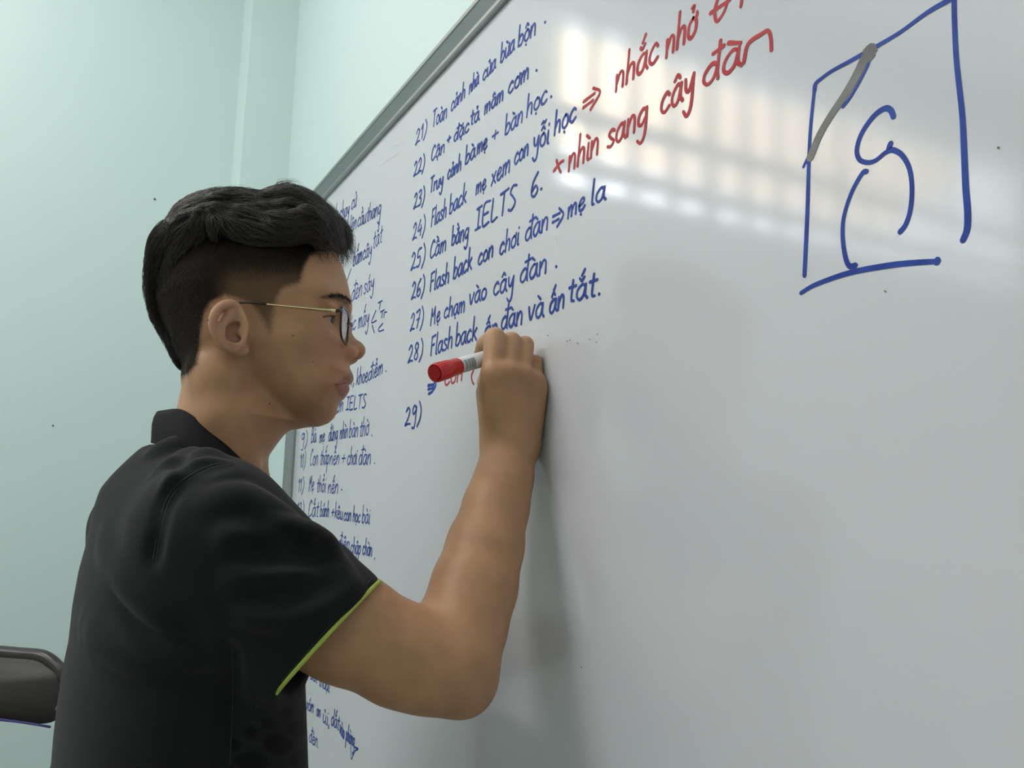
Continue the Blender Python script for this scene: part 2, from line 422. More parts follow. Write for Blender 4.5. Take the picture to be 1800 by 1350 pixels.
# narrow far column
LW = .0028
line([('ính', 583, 394, 598, 386, 14), ('chạy', 600, 388, 617, 379, 15), ('cử', 621, 370, 630, 363, 15)], label='topmost line of the far column')
line([('bộ', 603, 419, 614, 416, 15), ('lên', 618, 411, 630, 402, 15), ('cầu', 632, 400, 647, 392, 15), ('thang', 648, 391, 673, 377, 15)])
line([('bấm', 624, 469, 640, 459, 16), ('cây', 641, 458, 657, 449, 15), ('tắt', 659, 439, 675, 426, 18)], extra=([(621, 473), (616, 487), (612, 502)],))
line([('đèn', 621, 531, 640, 520, 17), ('sáy', 643, 518, 661, 507, 16)])
line([('úc', 617, 584, 629, 578, 15), ('mấy', 633, 578, 652, 570, 17)], extra=([(665, 546), (657, 567), (666, 564)], [(658, 572), (662, 585)], [(669, 533), (676, 529)], [(673, 531), (671, 545)],
     [(673, 549), (680, 545)], [(677, 547), (675, 559)], [(679, 558), (680, 550), (684, 549)], [(677, 569), (670, 578), (671, 583), (679, 580)]))
line([('em,', 606, 682, 626, 676, 13), ('khoe', 630, 677, 650, 671, 15), ('điểm', 651, 670, 677, 656, 15), ('.', 681, 655, 684, 653, 12)])
line([('điểm', 583, 732, 607, 722, 15), ('IELTS', 612, 721, 647, 717, 12.5)])
line([('9)', 532, 786, 543, 783, 13), ('Bà', 550, 779, 559, 777, 15), ('mẹ', 565, 779, 574, 775, 13), ('đứng', 581, 776, 597, 773, 15), ('nhìn', 601, 772, 615, 769, 15),
      ('bàn', 617, 769, 633, 768, 16), ('thờ', 636, 768, 652, 764, 17), ('.', 656, 767, 659, 766, 12)])
line([('10)', 530, 822, 540, 820, 13), ('Con', 548, 819, 562, 817, 16), ('thắp', 566, 817, 582, 816, 16), ('nến', 583, 817, 600, 816, 15), ('+', 604, 815, 611, 815, 15),
      ('chơi', 614, 817, 631, 816, 16), ('đàn', 634, 817, 656, 816, 17), ('.', 661, 816, 664, 815, 12)])
line([('11)', 527, 865, 537, 864, 13), ('Mẹ', 546, 864, 555, 862, 15), ('thổi', 560, 865, 576, 865, 15), ('nến', 580, 867, 598, 867, 15), ('.', 603, 862, 606, 861, 12)])
line([('12)', 525, 907, 537, 906, 13), ('Cắt', 545, 908, 563, 908, 16), ('bánh', 566, 908, 582, 908, 14), ('+', 586, 909, 591, 909, 14), ('kêu', 592, 909, 606, 914, 14),
      ('con', 608, 915, 621, 916, 14), ('học', 624, 916, 637, 919, 14), ('bài', 640, 919, 654, 921, 16)])
line([('Mẹ', 536, 947, 549, 950, 14), ('nén', 552, 951, 567, 954, 13), ('qua', 570, 957, 582, 961, 13), ('>', 586, 961, 594, 961, 13), ('điện', 598, 965, 618, 969, 16),
      ('chập', 620, 972, 638, 975, 15), ('chờn', 641, 974, 658, 978, 15), ('.', 661, 982, 664, 982, 12)])
line([('ìm', 533, 1184, 545, 1190, 12), ('đối', 549, 1193, 561, 1200, 12), ('thoại', 564, 1204, 583, 1217, 14)])
line([('g', 528, 1243, 538, 1247, 13), ('xóm', 542, 1246, 555, 1253, 14), ('an', 560, 1257, 567, 1261, 13), ('ủi,', 571, 1268, 583, 1277, 15), ('dắt', 586, 1273, 600, 1283, 16),
      ('vào', 601, 1287, 609, 1299, 15), ('phòng', 612, 1300, 627, 1313, 16)], extra=([(626, 1312), (634, 1316), (628, 1320), (622, 1334), (621, 1312)],))
line([('y', 535, 1298, 543, 1303, 13), ('đèn.', 547, 1303, 564, 1315, 15)])
LW = .0033
# drawing
def DD(*pts): return [(1380 + x / 2.41, y / 2.41) for x, y in pts]
k = Ink()
k.px(DD((100, 1172), (108, 1000), (114, 850), (118, 690), (126, 540), (142, 385), (146, 372)), .0033)
k.px(DD((142, 392), (146, 362), (170, 340), (215, 308), (300, 262), (380, 218)), .0034)
k.px(DD((380, 218), (500, 148), (620, 62), (722, 4)), .0034)
k.px(DD((734, -8), (736, 100), (745, 270), (768, 480), (776, 620), (784, 800), (792, 900), (790, 975), (772, 1024)), .0038)
k.px(DD((86, 1244), (150, 1208), (290, 1160), (450, 1130), (560, 1118), (662, 1112)), .0036)
k.px(DD((664, 1106), (662, 1116)), .0046)
k.px(DD((478, 502), (466, 474), (440, 466), (392, 500), (342, 572), (322, 640), (334, 682), (370, 694), (404, 684), (440, 655), (470, 640)), .0036)
k.px(DD((466, 612), (458, 640), (480, 642), (515, 665), (545, 720), (556, 800), (550, 890), (530, 955), (505, 988)), .0036)
k.px(DD((364, 732), (345, 740), (300, 820), (268, 920), (262, 1000), (272, 1085), (290, 1130), (318, 1128)), .0036)
k.px(DD((386, 230), (362, 300), (300, 410), (262, 460)), .0022)
k.px(DD((150, 585), (120, 660), (95, 712)), .0022)
k.build('marker_drawing', M['blue'], 'blue drawing of a box with a curled figure inside')
k = Ink()
k.px(DD((374, 222), (352, 262), (318, 330), (270, 410), (215, 490), (165, 575), (124, 672)), .0072)
k.px(DD((378, 222), (372, 240)), .0115)
k.build('marker_stroke', M['black'], 'thick grey stroke across the drawing')
# faint wiped-off traces
k = Ink()
for P in ([(983, 416), (986, 434)],
          [(672, 292), (705, 270)], [(690, 262), (712, 252)]): k.px(P, .0007)
tag(k.build('faint_mark', M['faint']), kind='stuff')
k = Ink()
for (x, y) in ((1002, 600), (1007, 598), (1021, 604), (1042, 597), (1054, 602), (1056, 588), (968, 590), (1762, 262), (1028, 1172), (1563, 513)):
    k.px([(x, y), (x + 1.5, y + .8)], .0011)
tag(k.build('ink_speck', M['black']), kind='stuff')

# tiny marks on the painted wall
M['speck'] = mat('wall_speck_dark', (.06, .06, .06), .8)
for (x, y, r) in ((272, 350, .0028), (93, 748, .002)):
    P = on_plane(x, y, np.array([XW + .001, 0, 0]), np.array([1., 0, 0]))
    o = MB().lathe(P, (1, 0, 0), [(-.0005, r), (.0012, r * .7)], 10).build('wall_screw_hole' if r > .0025 else 'wall_speck', M['speck'])
    tag(o, 'small dark nail hole on the mint wall left of the head' if r > .0025 else 'tiny dark speck low on the mint wall behind the back', 'mark')
# ------------------------------------------------------------------ implicit surfaces (sampled fields -> one smooth mesh)
class Field:
    """signed field on a grid in a local frame: world = O + A.T @ local"""
    def __init__(s, lo, hi, h, O=(0, 0, 0), A=np.eye(3)):
        s.lo = np.array(lo, float); s.h = h; s.O = np.array(O, float); s.A = np.array(A, float)
        s.n = np.ceil((np.array(hi, float) - s.lo) / h).astype(int) + 1
        s.F = np.full(s.n, .05, np.float32)
        s.ax = [(s.lo[i] + h * np.arange(s.n[i])).astype(np.float32) for i in range(3)]
    def like(s):
        g = Field(s.lo, s.lo, s.h, s.O, s.A); g.n = s.n; g.ax = s.ax; g.F = np.full(s.n, .05, np.float32); return g
    def loc(s, P): return (np.asarray(P, float) - s.O) @ s.A.T
    def wor(s, P): return np.asarray(P, float) @ s.A + s.O
    def sub(s, lo, hi):
        a = np.clip(np.floor((np.array(lo) - s.lo) / s.h).astype(int), 0, s.n - 1)
        b = np.clip(np.ceil((np.array(hi) - s.lo) / s.h).astype(int) + 1, 1, s.n)
        sl = tuple(slice(a[i], b[i]) for i in range(3))
        g = np.meshgrid(*[s.ax[i][sl[i]] for i in range(3)], indexing='ij', sparse=True)
        return sl, g
    def comb(s, sl, d, k, op):
        F = s.F[sl]
        if op == 'sub': a, b = F, -d; sg = -1
        elif op == 'int': a, b = F, d; sg = -1
        else: a, b = F, d; sg = 1
        if sg == 1:
            r = np.minimum(a, b)
            if k > 0: hh = np.maximum(k - np.abs(a - b), 0) / k; r = r - hh * hh * k * .25
        else:
            r = np.maximum(a, b)
            if k > 0: hh = np.maximum(k - np.abs(a - b), 0) / k; r = r + hh * hh * k * .25
        s.F[sl] = r
    # all primitive coordinates are LOCAL
    def cone(s, a, b, ra, rb, k=.01, op='add'):
        a = np.array(a, float); b = np.array(b, float); m = max(ra, rb) + max(k, .012)
        sl, (X, Y, Z) = s.sub(np.minimum(a, b) - m, np.maximum(a, b) + m)
        d = b - a; L2 = max(d @ d, 1e-12)
        t = np.clip(((X - a[0]) * d[0] + (Y - a[1]) * d[1] + (Z - a[2]) * d[2]) / L2, 0, 1)
        q = np.sqrt((X - a[0] - t * d[0]) ** 2 + (Y - a[1] - t * d[1]) ** 2 + (Z - a[2] - t * d[2]) ** 2) - (ra + (rb - ra) * t)
        s.comb(sl, q, k, op)
    def chain(s, P, R, k=.01, op='add'):
        R = np.broadcast_to(np.array(R, float), (len(P),))
        for i in range(len(P) - 1): s.cone(P[i], P[i + 1], R[i], R[i + 1], k, op)
    def ell(s, c, r, k=.01, op='add', rot=None):
        c = np.array(c, float); r = np.array(r, float); m = r.max() + max(k, .012)
        sl, (X, Y, Z) = s.sub(c - m, c + m)
        X, Y, Z = X - c[0], Y - c[1], Z - c[2]
        if rot is not None:
            X, Y, Z = (rot[0, 0] * X + rot[0, 1] * Y + rot[0, 2] * Z, rot[1, 0] * X + rot[1, 1] * Y + rot[1, 2] * Z, rot[2, 0] * X + rot[2, 1] * Y + rot[2, 2] * Z)
        k0 = np.sqrt((X / r[0]) ** 2 + (Y / r[1]) ** 2 + (Z / r[2]) ** 2); k1 = np.sqrt((X / r[0] ** 2) ** 2 + (Y / r[1] ** 2) ** 2 + (Z / r[2] ** 2) ** 2)
        s.comb(sl, k0 * (k0 - 1) / (k1 + 1e-6), k, op)
    def plane(s, p, n, k=0., op='int'):
        """keeps the side where (x-p).n < 0"""
        n = np.array(n, float); n /= np.linalg.norm(n)
        sl, (X, Y, Z) = s.sub(s.lo, s.lo + s.h * s.n)
        s.comb(sl, ((X - p[0]) * n[0] + (Y - p[1]) * n[1] + (Z - p[2]) * n[2]).astype(np.float32), k, op)
    def inflate(s, poly, Wf, Df, k=.01, ia=0, ib=2, il=1, off=0., op='add'):
        """outline poly in axes (ia, ib) blown up along axis il: half width Wf(a,b), edge roundness Df(a,b)"""
        A, B = np.meshgrid(s.ax[ia], s.ax[ib], indexing='ij')
        sd = poly_sd(poly, A, B)
        W = Wf(A, B); D = Df(A, B)
        a = np.maximum(D + sd, 0) / D
        sh = [1, 1, 1]; 
        def ex(Q):
            Q = Q if ia < ib else Q.T
            return np.expand_dims(Q, il).astype(np.float32)
        shp = [1, 1, 1]; shp[il] = -1
        Lc = (s.ax[il] - off).reshape(shp)
        b = np.abs(Lc) / ex(W)
        g = (np.sqrt(ex(a) ** 2 + b ** 2) - 1) * ex(np.minimum(D, W))
        s.comb((slice(None),) * 3, g.astype(np.float32), k, op)
    def sample(s, P):
        Q = (np.asarray(P) - s.lo) / s.h
        Q = np.clip(Q, 0, s.n - 1.001); i = Q.astype(int); f = Q - i
        r = 0
        for dx in (0, 1):
            for dy in (0, 1):
                for dz in (0, 1):
                    w = (f[..., 0] if dx else 1 - f[..., 0]) * (f[..., 1] if dy else 1 - f[..., 1]) * (f[..., 2] if dz else 1 - f[..., 2])
                    r = r + w * s.F[i[..., 0] + dx, i[..., 1] + dy, i[..., 2] + dz]
        return r
    def grad(s, P):
        e = s.h
        g = np.stack([s.sample(P + np.eye(3)[i] * e) - s.sample(P - np.eye(3)[i] * e) for i in range(3)], -1)
        return g / (np.linalg.norm(g, axis=-1, keepdims=True) + 1e-9)
    def hit(s, px, py, near=.55, far=1.15):
        """first surface point along the view ray (world)"""
        D = np.linspace(near, far, 900); r = ray(px, py)
        v = s.sample(s.loc(CAM + D[:, None] * r)); L = s.loc(CAM + D[:, None] * r)
        ok = np.all((L > s.lo) & (L < s.lo + s.h * (s.n - 1)), axis=1) & (v < 0)
        if not ok.any(): return None
        return CAM + D[np.argmax(ok)] * r
    def ridge(s, pts, r, hgt, k=.012, op='add', sub=5):
        """soft raised (or sunk) line following picture points over the surface"""
        L = []
        for (x, y) in catmull(pts, sub):
            p = s.hit(x, y)
            if p is None: continue
            q = s.loc(p); n = s.grad(q)
            L.append(q + n * ((hgt - r) if op == 'add' else (r - hgt)))
        m = len(L)
        if m < 2: return
        tp = np.sin(np.linspace(.15, np.pi - .15, m)) ** .6
        L = [q - (s.grad(q) * hgt * (1 - t) if op == 'add' else -s.grad(q) * hgt * (1 - t)) for q, t in zip(L, tp)]
        for i in range(m - 1): s.cone(L[i], L[i + 1], r, r, k, op)
    def blur(s, it=1):
        for _ in range(it):
            for a in range(3):
                F = s.F; G = F.copy()
                sl0 = [slice(None)] * 3; sl1 = [slice(None)] * 3; sl2 = [slice(None)] * 3
                sl0[a] = slice(0, -2); sl1[a] = slice(1, -1); sl2[a] = slice(2, None)
                G[tuple(sl1)] = .25 * F[tuple(sl0)] + .5 * F[tuple(sl1)] + .25 * F[tuple(sl2)]
                s.F = G
    def mesh(s):
        F = s.F; n = s.n; ins = F < 0
        c = np.zeros(n - 1, np.int8)
        for dx in (0, 1):
            for dy in (0, 1):
                for dz in (0, 1): c += ins[dx:n[0] - 1 + dx, dy:n[1] - 1 + dy, dz:n[2] - 1 + dz]
        act = (c > 0) & (c < 8); I = np.argwhere(act); N = len(I)
        idx = np.full(n - 1, -1, np.int32); idx[act] = np.arange(N)
        cor = [(x, y, z) for x in (0, 1) for y in (0, 1) for z in (0, 1)]
        val = {q: F[I[:, 0] + q[0], I[:, 1] + q[1], I[:, 2] + q[2]] for q in cor}
        acc = np.zeros((N, 3)); cnt = np.zeros(N)
        for p in cor:
            for a in range(3):
                if p[a]: continue
                q = list(p); q[a] = 1; q = tuple(q)
                va, vb = val[p], val[q]; cr = (va < 0) != (vb < 0)
                t = np.where(cr, va / np.where(cr, va - vb, 1), 0)
                pos = np.tile(np.array(p, float), (N, 1)); pos[:, a] += t
                acc += pos * cr[:, None]; cnt += cr
        V = (I + acc / cnt[:, None]) * s.h + s.lo
        quads = []
        for a in range(3):
            b_, c_ = (a + 1) % 3, (a + 2) % 3
            s0 = [slice(None)] * 3; s1 = [slice(None)] * 3; s0[a] = slice(0, -1); s1[a] = slice(1, None)
            for d in (b_, c_): s0[d] = slice(1, -1); s1[d] = slice(1, -1)
            A0, A1 = ins[tuple(s0)], ins[tuple(s1)]
            E = np.argwhere(A0 != A1); E[:, b_] += 1; E[:, c_] += 1
            fl = ins[E[:, 0], E[:, 1], E[:, 2]]
            def gi(db, dc):
                Q = E.copy(); Q[:, b_] -= db; Q[:, c_] -= dc; return idx[Q[:, 0], Q[:, 1], Q[:, 2]]
            q = np.stack([gi(1, 1), gi(0, 1), gi(0, 0), gi(1, 0)], 1)
            q[~fl] = q[~fl][:, ::-1]
            quads.append(q)
        Q = np.concatenate(quads)
        Q = Q[(Q >= 0).all(1)]
        return V, Q
def poly_sd(poly, A, B):
    P = np.array(poly, float); d = np.full(A.shape, 1e9); ins = np.zeros(A.shape, bool)
    for i in range(len(P)):
        a = P[i]; b = P[(i + 1) % len(P)]; e = b - a
        t = np.clip(((A - a[0]) * e[0] + (B - a[1]) * e[1]) / max(e @ e, 1e-12), 0, 1)
        d = np.minimum(d, (A - a[0] - t * e[0]) ** 2 + (B - a[1] - t * e[1]) ** 2)
        cnd = (a[1] > B) != (b[1] > B)
        with np.errstate(divide='ignore', invalid='ignore'):
            x = (b[0] - a[0]) * (B - a[1]) / (b[1] - a[1] if b[1] != a[1] else 1e-12) + a[0]
        ins ^= cnd & (A < x)
    d = np.sqrt(d); return np.where(ins, -d, d)
def relax(V, Q, it=2, lam=.5):
    """gentle smoothing of the extracted mesh"""
    E = np.concatenate([Q[:, [0, 1]], Q[:, [1, 2]], Q[:, [2, 3]], Q[:, [3, 0]]])
    n = len(V); deg = np.bincount(E.ravel(), minlength=n)[:, None] + 1e-9
    for _ in range(it):
        S = np.zeros_like(V)
        for c in range(3):
            S[:, c] = np.bincount(E[:, 0], V[E[:, 1], c], n) + np.bincount(E[:, 1], V[E[:, 0], c], n)
        V = V + lam * (S / deg - V)
    return V

# ------------------------------------------------------------------ person: frames
HA = math.radians(20)
Fh = np.array([math.sin(HA), math.cos(HA), 0.]); Sh = np.array([math.cos(HA), -math.sin(HA), 0.]); Zh = np.array([0, 0, 1.])
HO = np.array([-0.92220, -0.30981, 1.44653]); HAx = np.array([Fh, Sh, Zh])     # forward, his right, up
def hl(px, py, s=0.):
    """picture point on the head plane 'lateral = s' -> local (forward, s, up)"""
    q = HAx @ (on_plane(px, py, HO + Sh * s, Sh) - HO); return np.array([q[0], s, q[2]])
def h2(px, py, s=0.): q = hl(px, py, s); return (q[0], q[2])

face = [(574, 433), (593, 449), (603, 471), (610, 492), (614, 510), (616.5, 525), (617.5, 536), (616, 548), (612.5, 560), (611, 575), (611, 590), (612, 605),
        (613, 620), (613.5, 634), (613.3, 641), (615.5, 648.5), (619.3, 655), (619.8, 660), (617, 666), (611, 671), (608.5, 673.5), (610.5, 677), (612.3, 682), (611.5, 689), (606.7, 697.5),
        (599, 703), (594.5, 709), (593, 717), (591.5, 726), (587, 735), (577, 744), (561, 750), (542.7, 751), (524, 749)]
headpoly = [h2(*p) for p in face] + [(.058, -.086), (.040, -.075), (.015, -.062), (-.02, -.052), h2(328, 668), h2(327, 655), h2(306, 609), h2(286, 570), h2(275, 545), (-.084, .032), (-.088, .05),
            (-.085, .075), (-.072, .100), (-.050, .122), (-.020, .135), (.010, .139), (.040, .136), (.068, .126), (.088, .112), (.101, .098)]
hp = Field((-.105, -.105, -.235), (.145, .105, .152), .0012, HO, HAx)
def Whead(a, b):
    bz = np.interp(b, [-.095, -.08, -.055, -.02, .01, .04, .08, .11, .14], [.036, .045, .056, .064, .068, .074, .0765, .074, .068])
    fx = np.interp(a, [-.09, -.02, .02, .06, .10, .125], [.94, 1., 1., .97, .90, .84])
    return bz * fx
def Dhead(a, b): return np.interp(b, [-.09, -.05, 0, .05, .09, .14], [.045, .055, .058, .07, .09, .085])
hp.inflate(headpoly, Whead, Dhead, 0)
neckpoly = [h2(524, 745), h2(511, 752), h2(499, 764), h2(487, 779), h2(473, 799), h2(460, 822), h2(450, 845), (.040, -.20), (.05, -.30), (-.08, -.30), h2(296, 760), h2(309, 735), h2(314, 718), h2(320, 690), h2(326, 662), (-.034, -.02), (0, .0), (.045, -.05)]
hp.inflate(neckpoly, lambda a, b: np.interp(b, [-.3, -.2, -.14, -.08, 0], [.085, .068, .058, .055, .05]), lambda a, b: .052 + 0 * a, .014)
for s in (1, -1):
    hp.ell((.076, s * .047, -.004), (.024, .014, .016), .022)              # cheek
    hp.ell((.000, s * .051, -.048), (.020, .013, .022), .02)
    hp.ell((.086, s * .026, -.046), (.019, .019, .022), .03)              # round of the mouth               # angle of the jaw
    hp.ell((.113, s * .034, .021), (.016, .021, .0135), .014, 'sub')      # eye socket
    hp.cone((.108, s * .014, .0405), (.095, s * .048, .041), .008, .007, .014)    # brow ridge
    hp.chain([(-.022, s * .044, -.045), (.0, s * .047, -.09), (.035, s * .022, -.16)], [.010, .012, .012], .02)   # neck muscle
# eyelids and eyes
EYE = []
for s in (1, -1):
    c = np.array([hl(587, 562, .032)[0] - .0115, s * .032, hl(587, 562, .032)[2] - .0005]); EYE.append(c)
    hp.ell(c, (.0142, .0150, .0132), .006)
    hp.ell(c + np.array([.006, s * .003, .0118]), (.008, .015, .004), .006)           # soft fold over the lid
    ax_ = [c + np.array([.0142 * math.cos(t) * math.cos(.02), s * .0155 * math.sin(t), -.0008 - .0006 * math.sin(2.2 * t)]) for t in np.linspace(-.75, 1.05, 9)]
    for i in range(8): hp.cone(ax_[i], ax_[i + 1], .0016 + .0020 * math.sin(math.pi * i / 8), .0016 + .0020 * math.sin(math.pi * (i + 1) / 8), .0012, 'sub')
    hp.ell(c, (.0122, .0122, .0122), .0, 'sub')
# nose
nz = lambda x, y: hl(x, y, 0)
nosepoly = [h2(613, 545), h2(614.5, 560), h2(616, 575), h2(619, 587), h2(625.5, 596), h2(632, 603), h2(635.6, 611), h2(636, 619), h2(632, 628), h2(623, 633), h2(615, 636.5), (.105, -.024), (.10, .02)]
def Wn(a, b): return np.interp(b, [-.024, -.014, -.002, .015, .03, .05], [.0135, .0145, .0115, .0085, .0095, .012])
hp.inflate(nosepoly, Wn, lambda a, b: .011 + 0 * a, .007)
tip = nz(628.5, 616)
hp.ell(tip, (.0085, .0095, .0085), .006)
for s in (1, -1):
    al = hl(610, 621.5, .012)
    hp.ell((al[0], s * .0145, al[2]), (.0112, .0058, .0080), .005)
    hp.ell((tip[0] - .0075, s * .0072, tip[2] - .0105), (.0058, .0030, .0035), .002, 'sub')
    hp.cone((al[0] - .0115, s * .0185, al[2] + .004), (al[0] - .0105, s * .0205, al[2] - .005), .0014, .0014, .006, 'sub')
# mouth
def surf_f(s_, z_):
    ff = np.arange(.135, .06, -.0004); P_ = np.stack([ff, np.full_like(ff, s_), np.full_like(ff, z_)], 1)
    return ff[np.argmax(hp.sample(P_) < 0)]
mc = hl(590, 674.5, .022); st = hl(608, 673, 0)
for s in (1, -1):
    Lp = catmull([st, (st[0] - .0025, s * .010, st[2] + .0012), (mc[0] + .002, s * .019, mc[2] + .0005), (mc[0] - .001, s * .0235, mc[2])], 4)
    zs = st[2]
    SL = np.linspace(0, .0245, 9)
    up_ = [np.array([surf_f(q, zs + .0055 - .10 * q) - .0030 + .03 * q, s * q, zs + .0058 - .16 * q]) for q in SL[:-1]]
    hp.chain(up_, np.linspace(.0028, .0016, 8), .004)
    lo_ = [np.array([surf_f(q, zs - .0065 + .10 * q) - .0050 + .06 * q, s * q, zs - .0066 + .16 * q]) for q in SL[:-1]]
    hp.chain(lo_, np.linspace(.0036, .0018, 8), .004)
for s in (1, -1):
    cr_ = [np.array([surf_f(q, zs - .02 * q) + .0002, s * q, zs + .0003 - .035 * q]) for q in SL]
    hp.chain(cr_[1:], [.0004] + [.0011] * 7, .0022, 'sub')
# ears
def ear(s):
    e = lambda x, y, o=0.: (lambda q: np.array([q[0], s * (q[1] + o), q[2]]))(hl(x, y, EP(x, y)))
    def EP(x, y): return .0705 + .016 * np.clip((430 - x) / 60., 0, 1)
    rr_ = np.array([[.96, s * .22, .18], [-s * .22, .97, 0], [-.18, 0, .98]])
    hp.ell(e(404, 576, -.002), (.0195, .0046, .0255), .004, rot=rr_)
    hp.cone(e(410, 575, -.012), e(408, 592, -.010), .014, .012, .006)
    hp.ell(e(404, 574, .0042), (.0150, .0044, .0210), .003, 'sub', rot=np.array([[.96, 0, .25], [0, 1, 0], [-.25, 0, .96]]))    # hollow inside the rim
    rim = catmull([(424, 577), (417, 566), (424, 553), (418, 541), (407, 534.5), (394, 536), (382, 545), (375.5, 558), (374, 574), (380, 591), (391, 606), (404, 616)], 3)
    hp.chain([e(x, y, .0008) for x, y in rim], np.interp(np.linspace(0, 1, len(rim)), [0, .1, .25, .6, .8, 1], [.0016, .0024, .0038, .0040, .0034, .0026]), .0022)
    anti = catmull([(412, 549), (404, 556), (396, 566), (391.5, 578), (393, 591), (401, 602), (412, 607), (422, 606)], 3)
    hp.chain([e(x, y, -.0004) for x, y in anti], np.interp(np.linspace(0, 1, len(anti)), [0, .3, .7, 1], [.0018, .0034, .0034, .0026]), .004)
    hp.chain([e(x, y, -.0012) for x, y in ((396, 566), (401, 553), (404, 545))], [.0024, .0020, .0016], .003)
    hp.ell(e(423, 615, 0), (.0085, .0042, .0078), .005)                                  # lobe
    hp.chain([e(417, 572, .001), e(406, 580, .001), e(406, 592, .001), e(417, 598, .001)], [.0035, .0052, .0056, .0045], .002, 'sub')   # bowl
    hp.ell(e(424, 598, .001), (.0040, .0040, .0030), .002, 'sub')
    hp.ell(e(431, 588, .0004), (.0040, .0034, .0062), .004)                              # tragus
ear(1); ear(-1)
hp.blur(1)
hV, hQ = hp.mesh(); hV = relax(hV, hQ, 1, .4)
headW = hp.wor(hV)

# ------------------------------------------------------------------ right arm and writing hand
A3 = lambda x, y, D: at(x, y, D)
armf = Field((-.99, -.40, 1.04), (-.62, .01, 1.50), .0020)
wr = A3(897, 792, .900)
elb = A3(795, 1163, .775)
armf.chain([A3(540, 1070, .745), A3(611, 1103, .752), A3(706, 1151, .763), A3(755, 1165, .770), elb], [.0485, .0470, .0440, .0432, .0420], .012)
fore = [elb, A3(812, 1100, .800), A3(834, 1030, .822), A3(853, 960, .845), A3(872, 890, .868), A3(886, 840, .885), wr]
armf2 = armf.like()
armf2.chain(fore, [.0405, .0415, .0405, .0370, .0325, .0290, .0272], .012)
armf.comb((slice(None),) * 3, armf2.F, .010, 'add')
armf.ell(A3(820, 1215, .775), (.016, .018, .018), .03)
MCP = [A3(866, 656, .886), A3(892, 656, .890), A3(916, 661, .900), A3(937, 672, .912)]
PIP = [A3(870, 594, .903), A3(899, 600, .915), A3(923, 606, .924), A3(943, 638, .927)]
DIP = [A3(853, 606, .934), A3(886, 622, .950), A3(913, 640, .948), A3(938, 664, .933)]
TIP = [A3(846, 628, .938), A3(876, 645, .944), A3(903, 659, .936), A3(928, 684, .922)]
# palm
for i, r in enumerate((.0132, .0130, .0126, .0115)):
    armf.cone(wr + np.array([0, (-.012, -.004, .004, .011)[i], .004]), MCP[i], .0195, r, .012)
armf.cone(A3(918, 770, .905), A3(940, 690, .912), .0150, .0135, .016)       # little finger side
armf.cone(A3(872, 775, .910), A3(858, 690, .905), .0140, .0130, .016)
fing = armf.like()
for i in range(4):
    r = (.0118, .0108, .0102, .0090)[i]
    one = [MCP[i], PIP[i], DIP[i], TIP[i]]
    fing.chain(one, [r * 1.02, r * 1.0, r * .88, r * .80], .0010)
th = [A3(880, 755, .925), A3(866, 710, .935), A3(856, 672, .943), A3(862, 640, .945)]
fing.chain(th, [.0150, .0125, .0110, .0090], .002)
armf.comb((slice(None),) * 3, fing.F, .0022, 'add')
for i in range(4):    # knuckle bumps
    armf.ell(MCP[i] + np.array([.0050, 0, -.001]), (.0080, .0080, .0090), .010)
for i in range(3):    # shallow furrows between the tendons
    armf.cone((MCP[i] + MCP[i + 1]) / 2 + np.array([.0205, 0, -.012]), (MCP[i] + MCP[i + 1]) / 2 + np.array([.0235, 0, -.035]), .006, .005, .006, 'sub')
armf.plane((0, -.0048, 0), (0, 1, 0), .002)
armf.blur(1)
aV, aQ = armf.mesh(); aV = relax(aV, aQ, 2, .5)

# the rest of the body under the clothes, the left arm and hand hanging on the far side
bod = Field((-1.22, -.56, .02), (-.66, -.10, 1.44), .0055)
XB = -.93
bod.chain([(XB, -.335, 1.02), (XB, -.335, 1.15), (XB, -.335, 1.24)], [.070, .070, .060], .02)
bod.chain([(XB - .10, -.345, 1.235), (XB + .10, -.345, 1.235)], [.042, .042], .02)
bod.chain([HO + Zh * -.22 + Fh * -.02, (XB, -.34, 1.24)], [.045, .045], .02)
bod.chain([(XB + .10, -.345, 1.235), A3(410, 950, .745), A3(560, 1085, .745)], [.040, .042, .045], .02)
lsh = np.array([XB - .17, -.36, 1.245]); lel = np.array([XB - .215, -.36, .98]); lwr = np.array([XB - .20, -.26, .76])
bod.chain([(XB - .10, -.345, 1.235), lsh, lel], [.032, .034, .034], .02)
bod.chain([lel, (lel + lwr) / 2, lwr], [.037, .036, .025], .01)
for s in (-1, 1): bod.chain([(XB + s * .07, -.34, .93), (XB + s * .09, -.345, .52), (XB + s * .095, -.36, .09)], [.065, .052, .036], .03)
bV, bQ = bod.mesh(); bV = relax(bV, bQ, 2, .5)
lh = Field(lwr + np.array([-.06, -.07, -.22]), lwr + np.array([.06, .08, .05]), .0026)
for i in range(4):
    y = .030 - .020 * i
    m = lwr + np.array([-.004, y + .004, -.088 + abs(i - 1.2) * .004]); r = (.0098, .0098, .0092, .0082)[i]; Lf = (.9, 1., .93, .75)[i]
    lh.cone(lwr + np.array([0, y * .5, -.01]), m, .017, .0125, .012)
    f_ = [m, m + np.array([.010, .002, -.040]) * Lf, m + np.array([.026, .003, -.060]) * Lf, m + np.array([.042, .003, -.070]) * Lf]
    lh.chain(f_, [r, r * .95, r * .86, r * .78], .002)
lh.chain([lwr + np.array([.004, .020, -.015]), lwr + np.array([.014, .040, -.045]), lwr + np.array([.022, .044, -.075]), lwr + np.array([.030, .040, -.098])], [.016, .0125, .0105, .009], .004)
lh.chain([lwr + np.array([0, 0, .03]), lwr], [.026, .024], .01)
lV, lQ = lh.mesh(); lV = relax(lV, lQ, 1, .5)
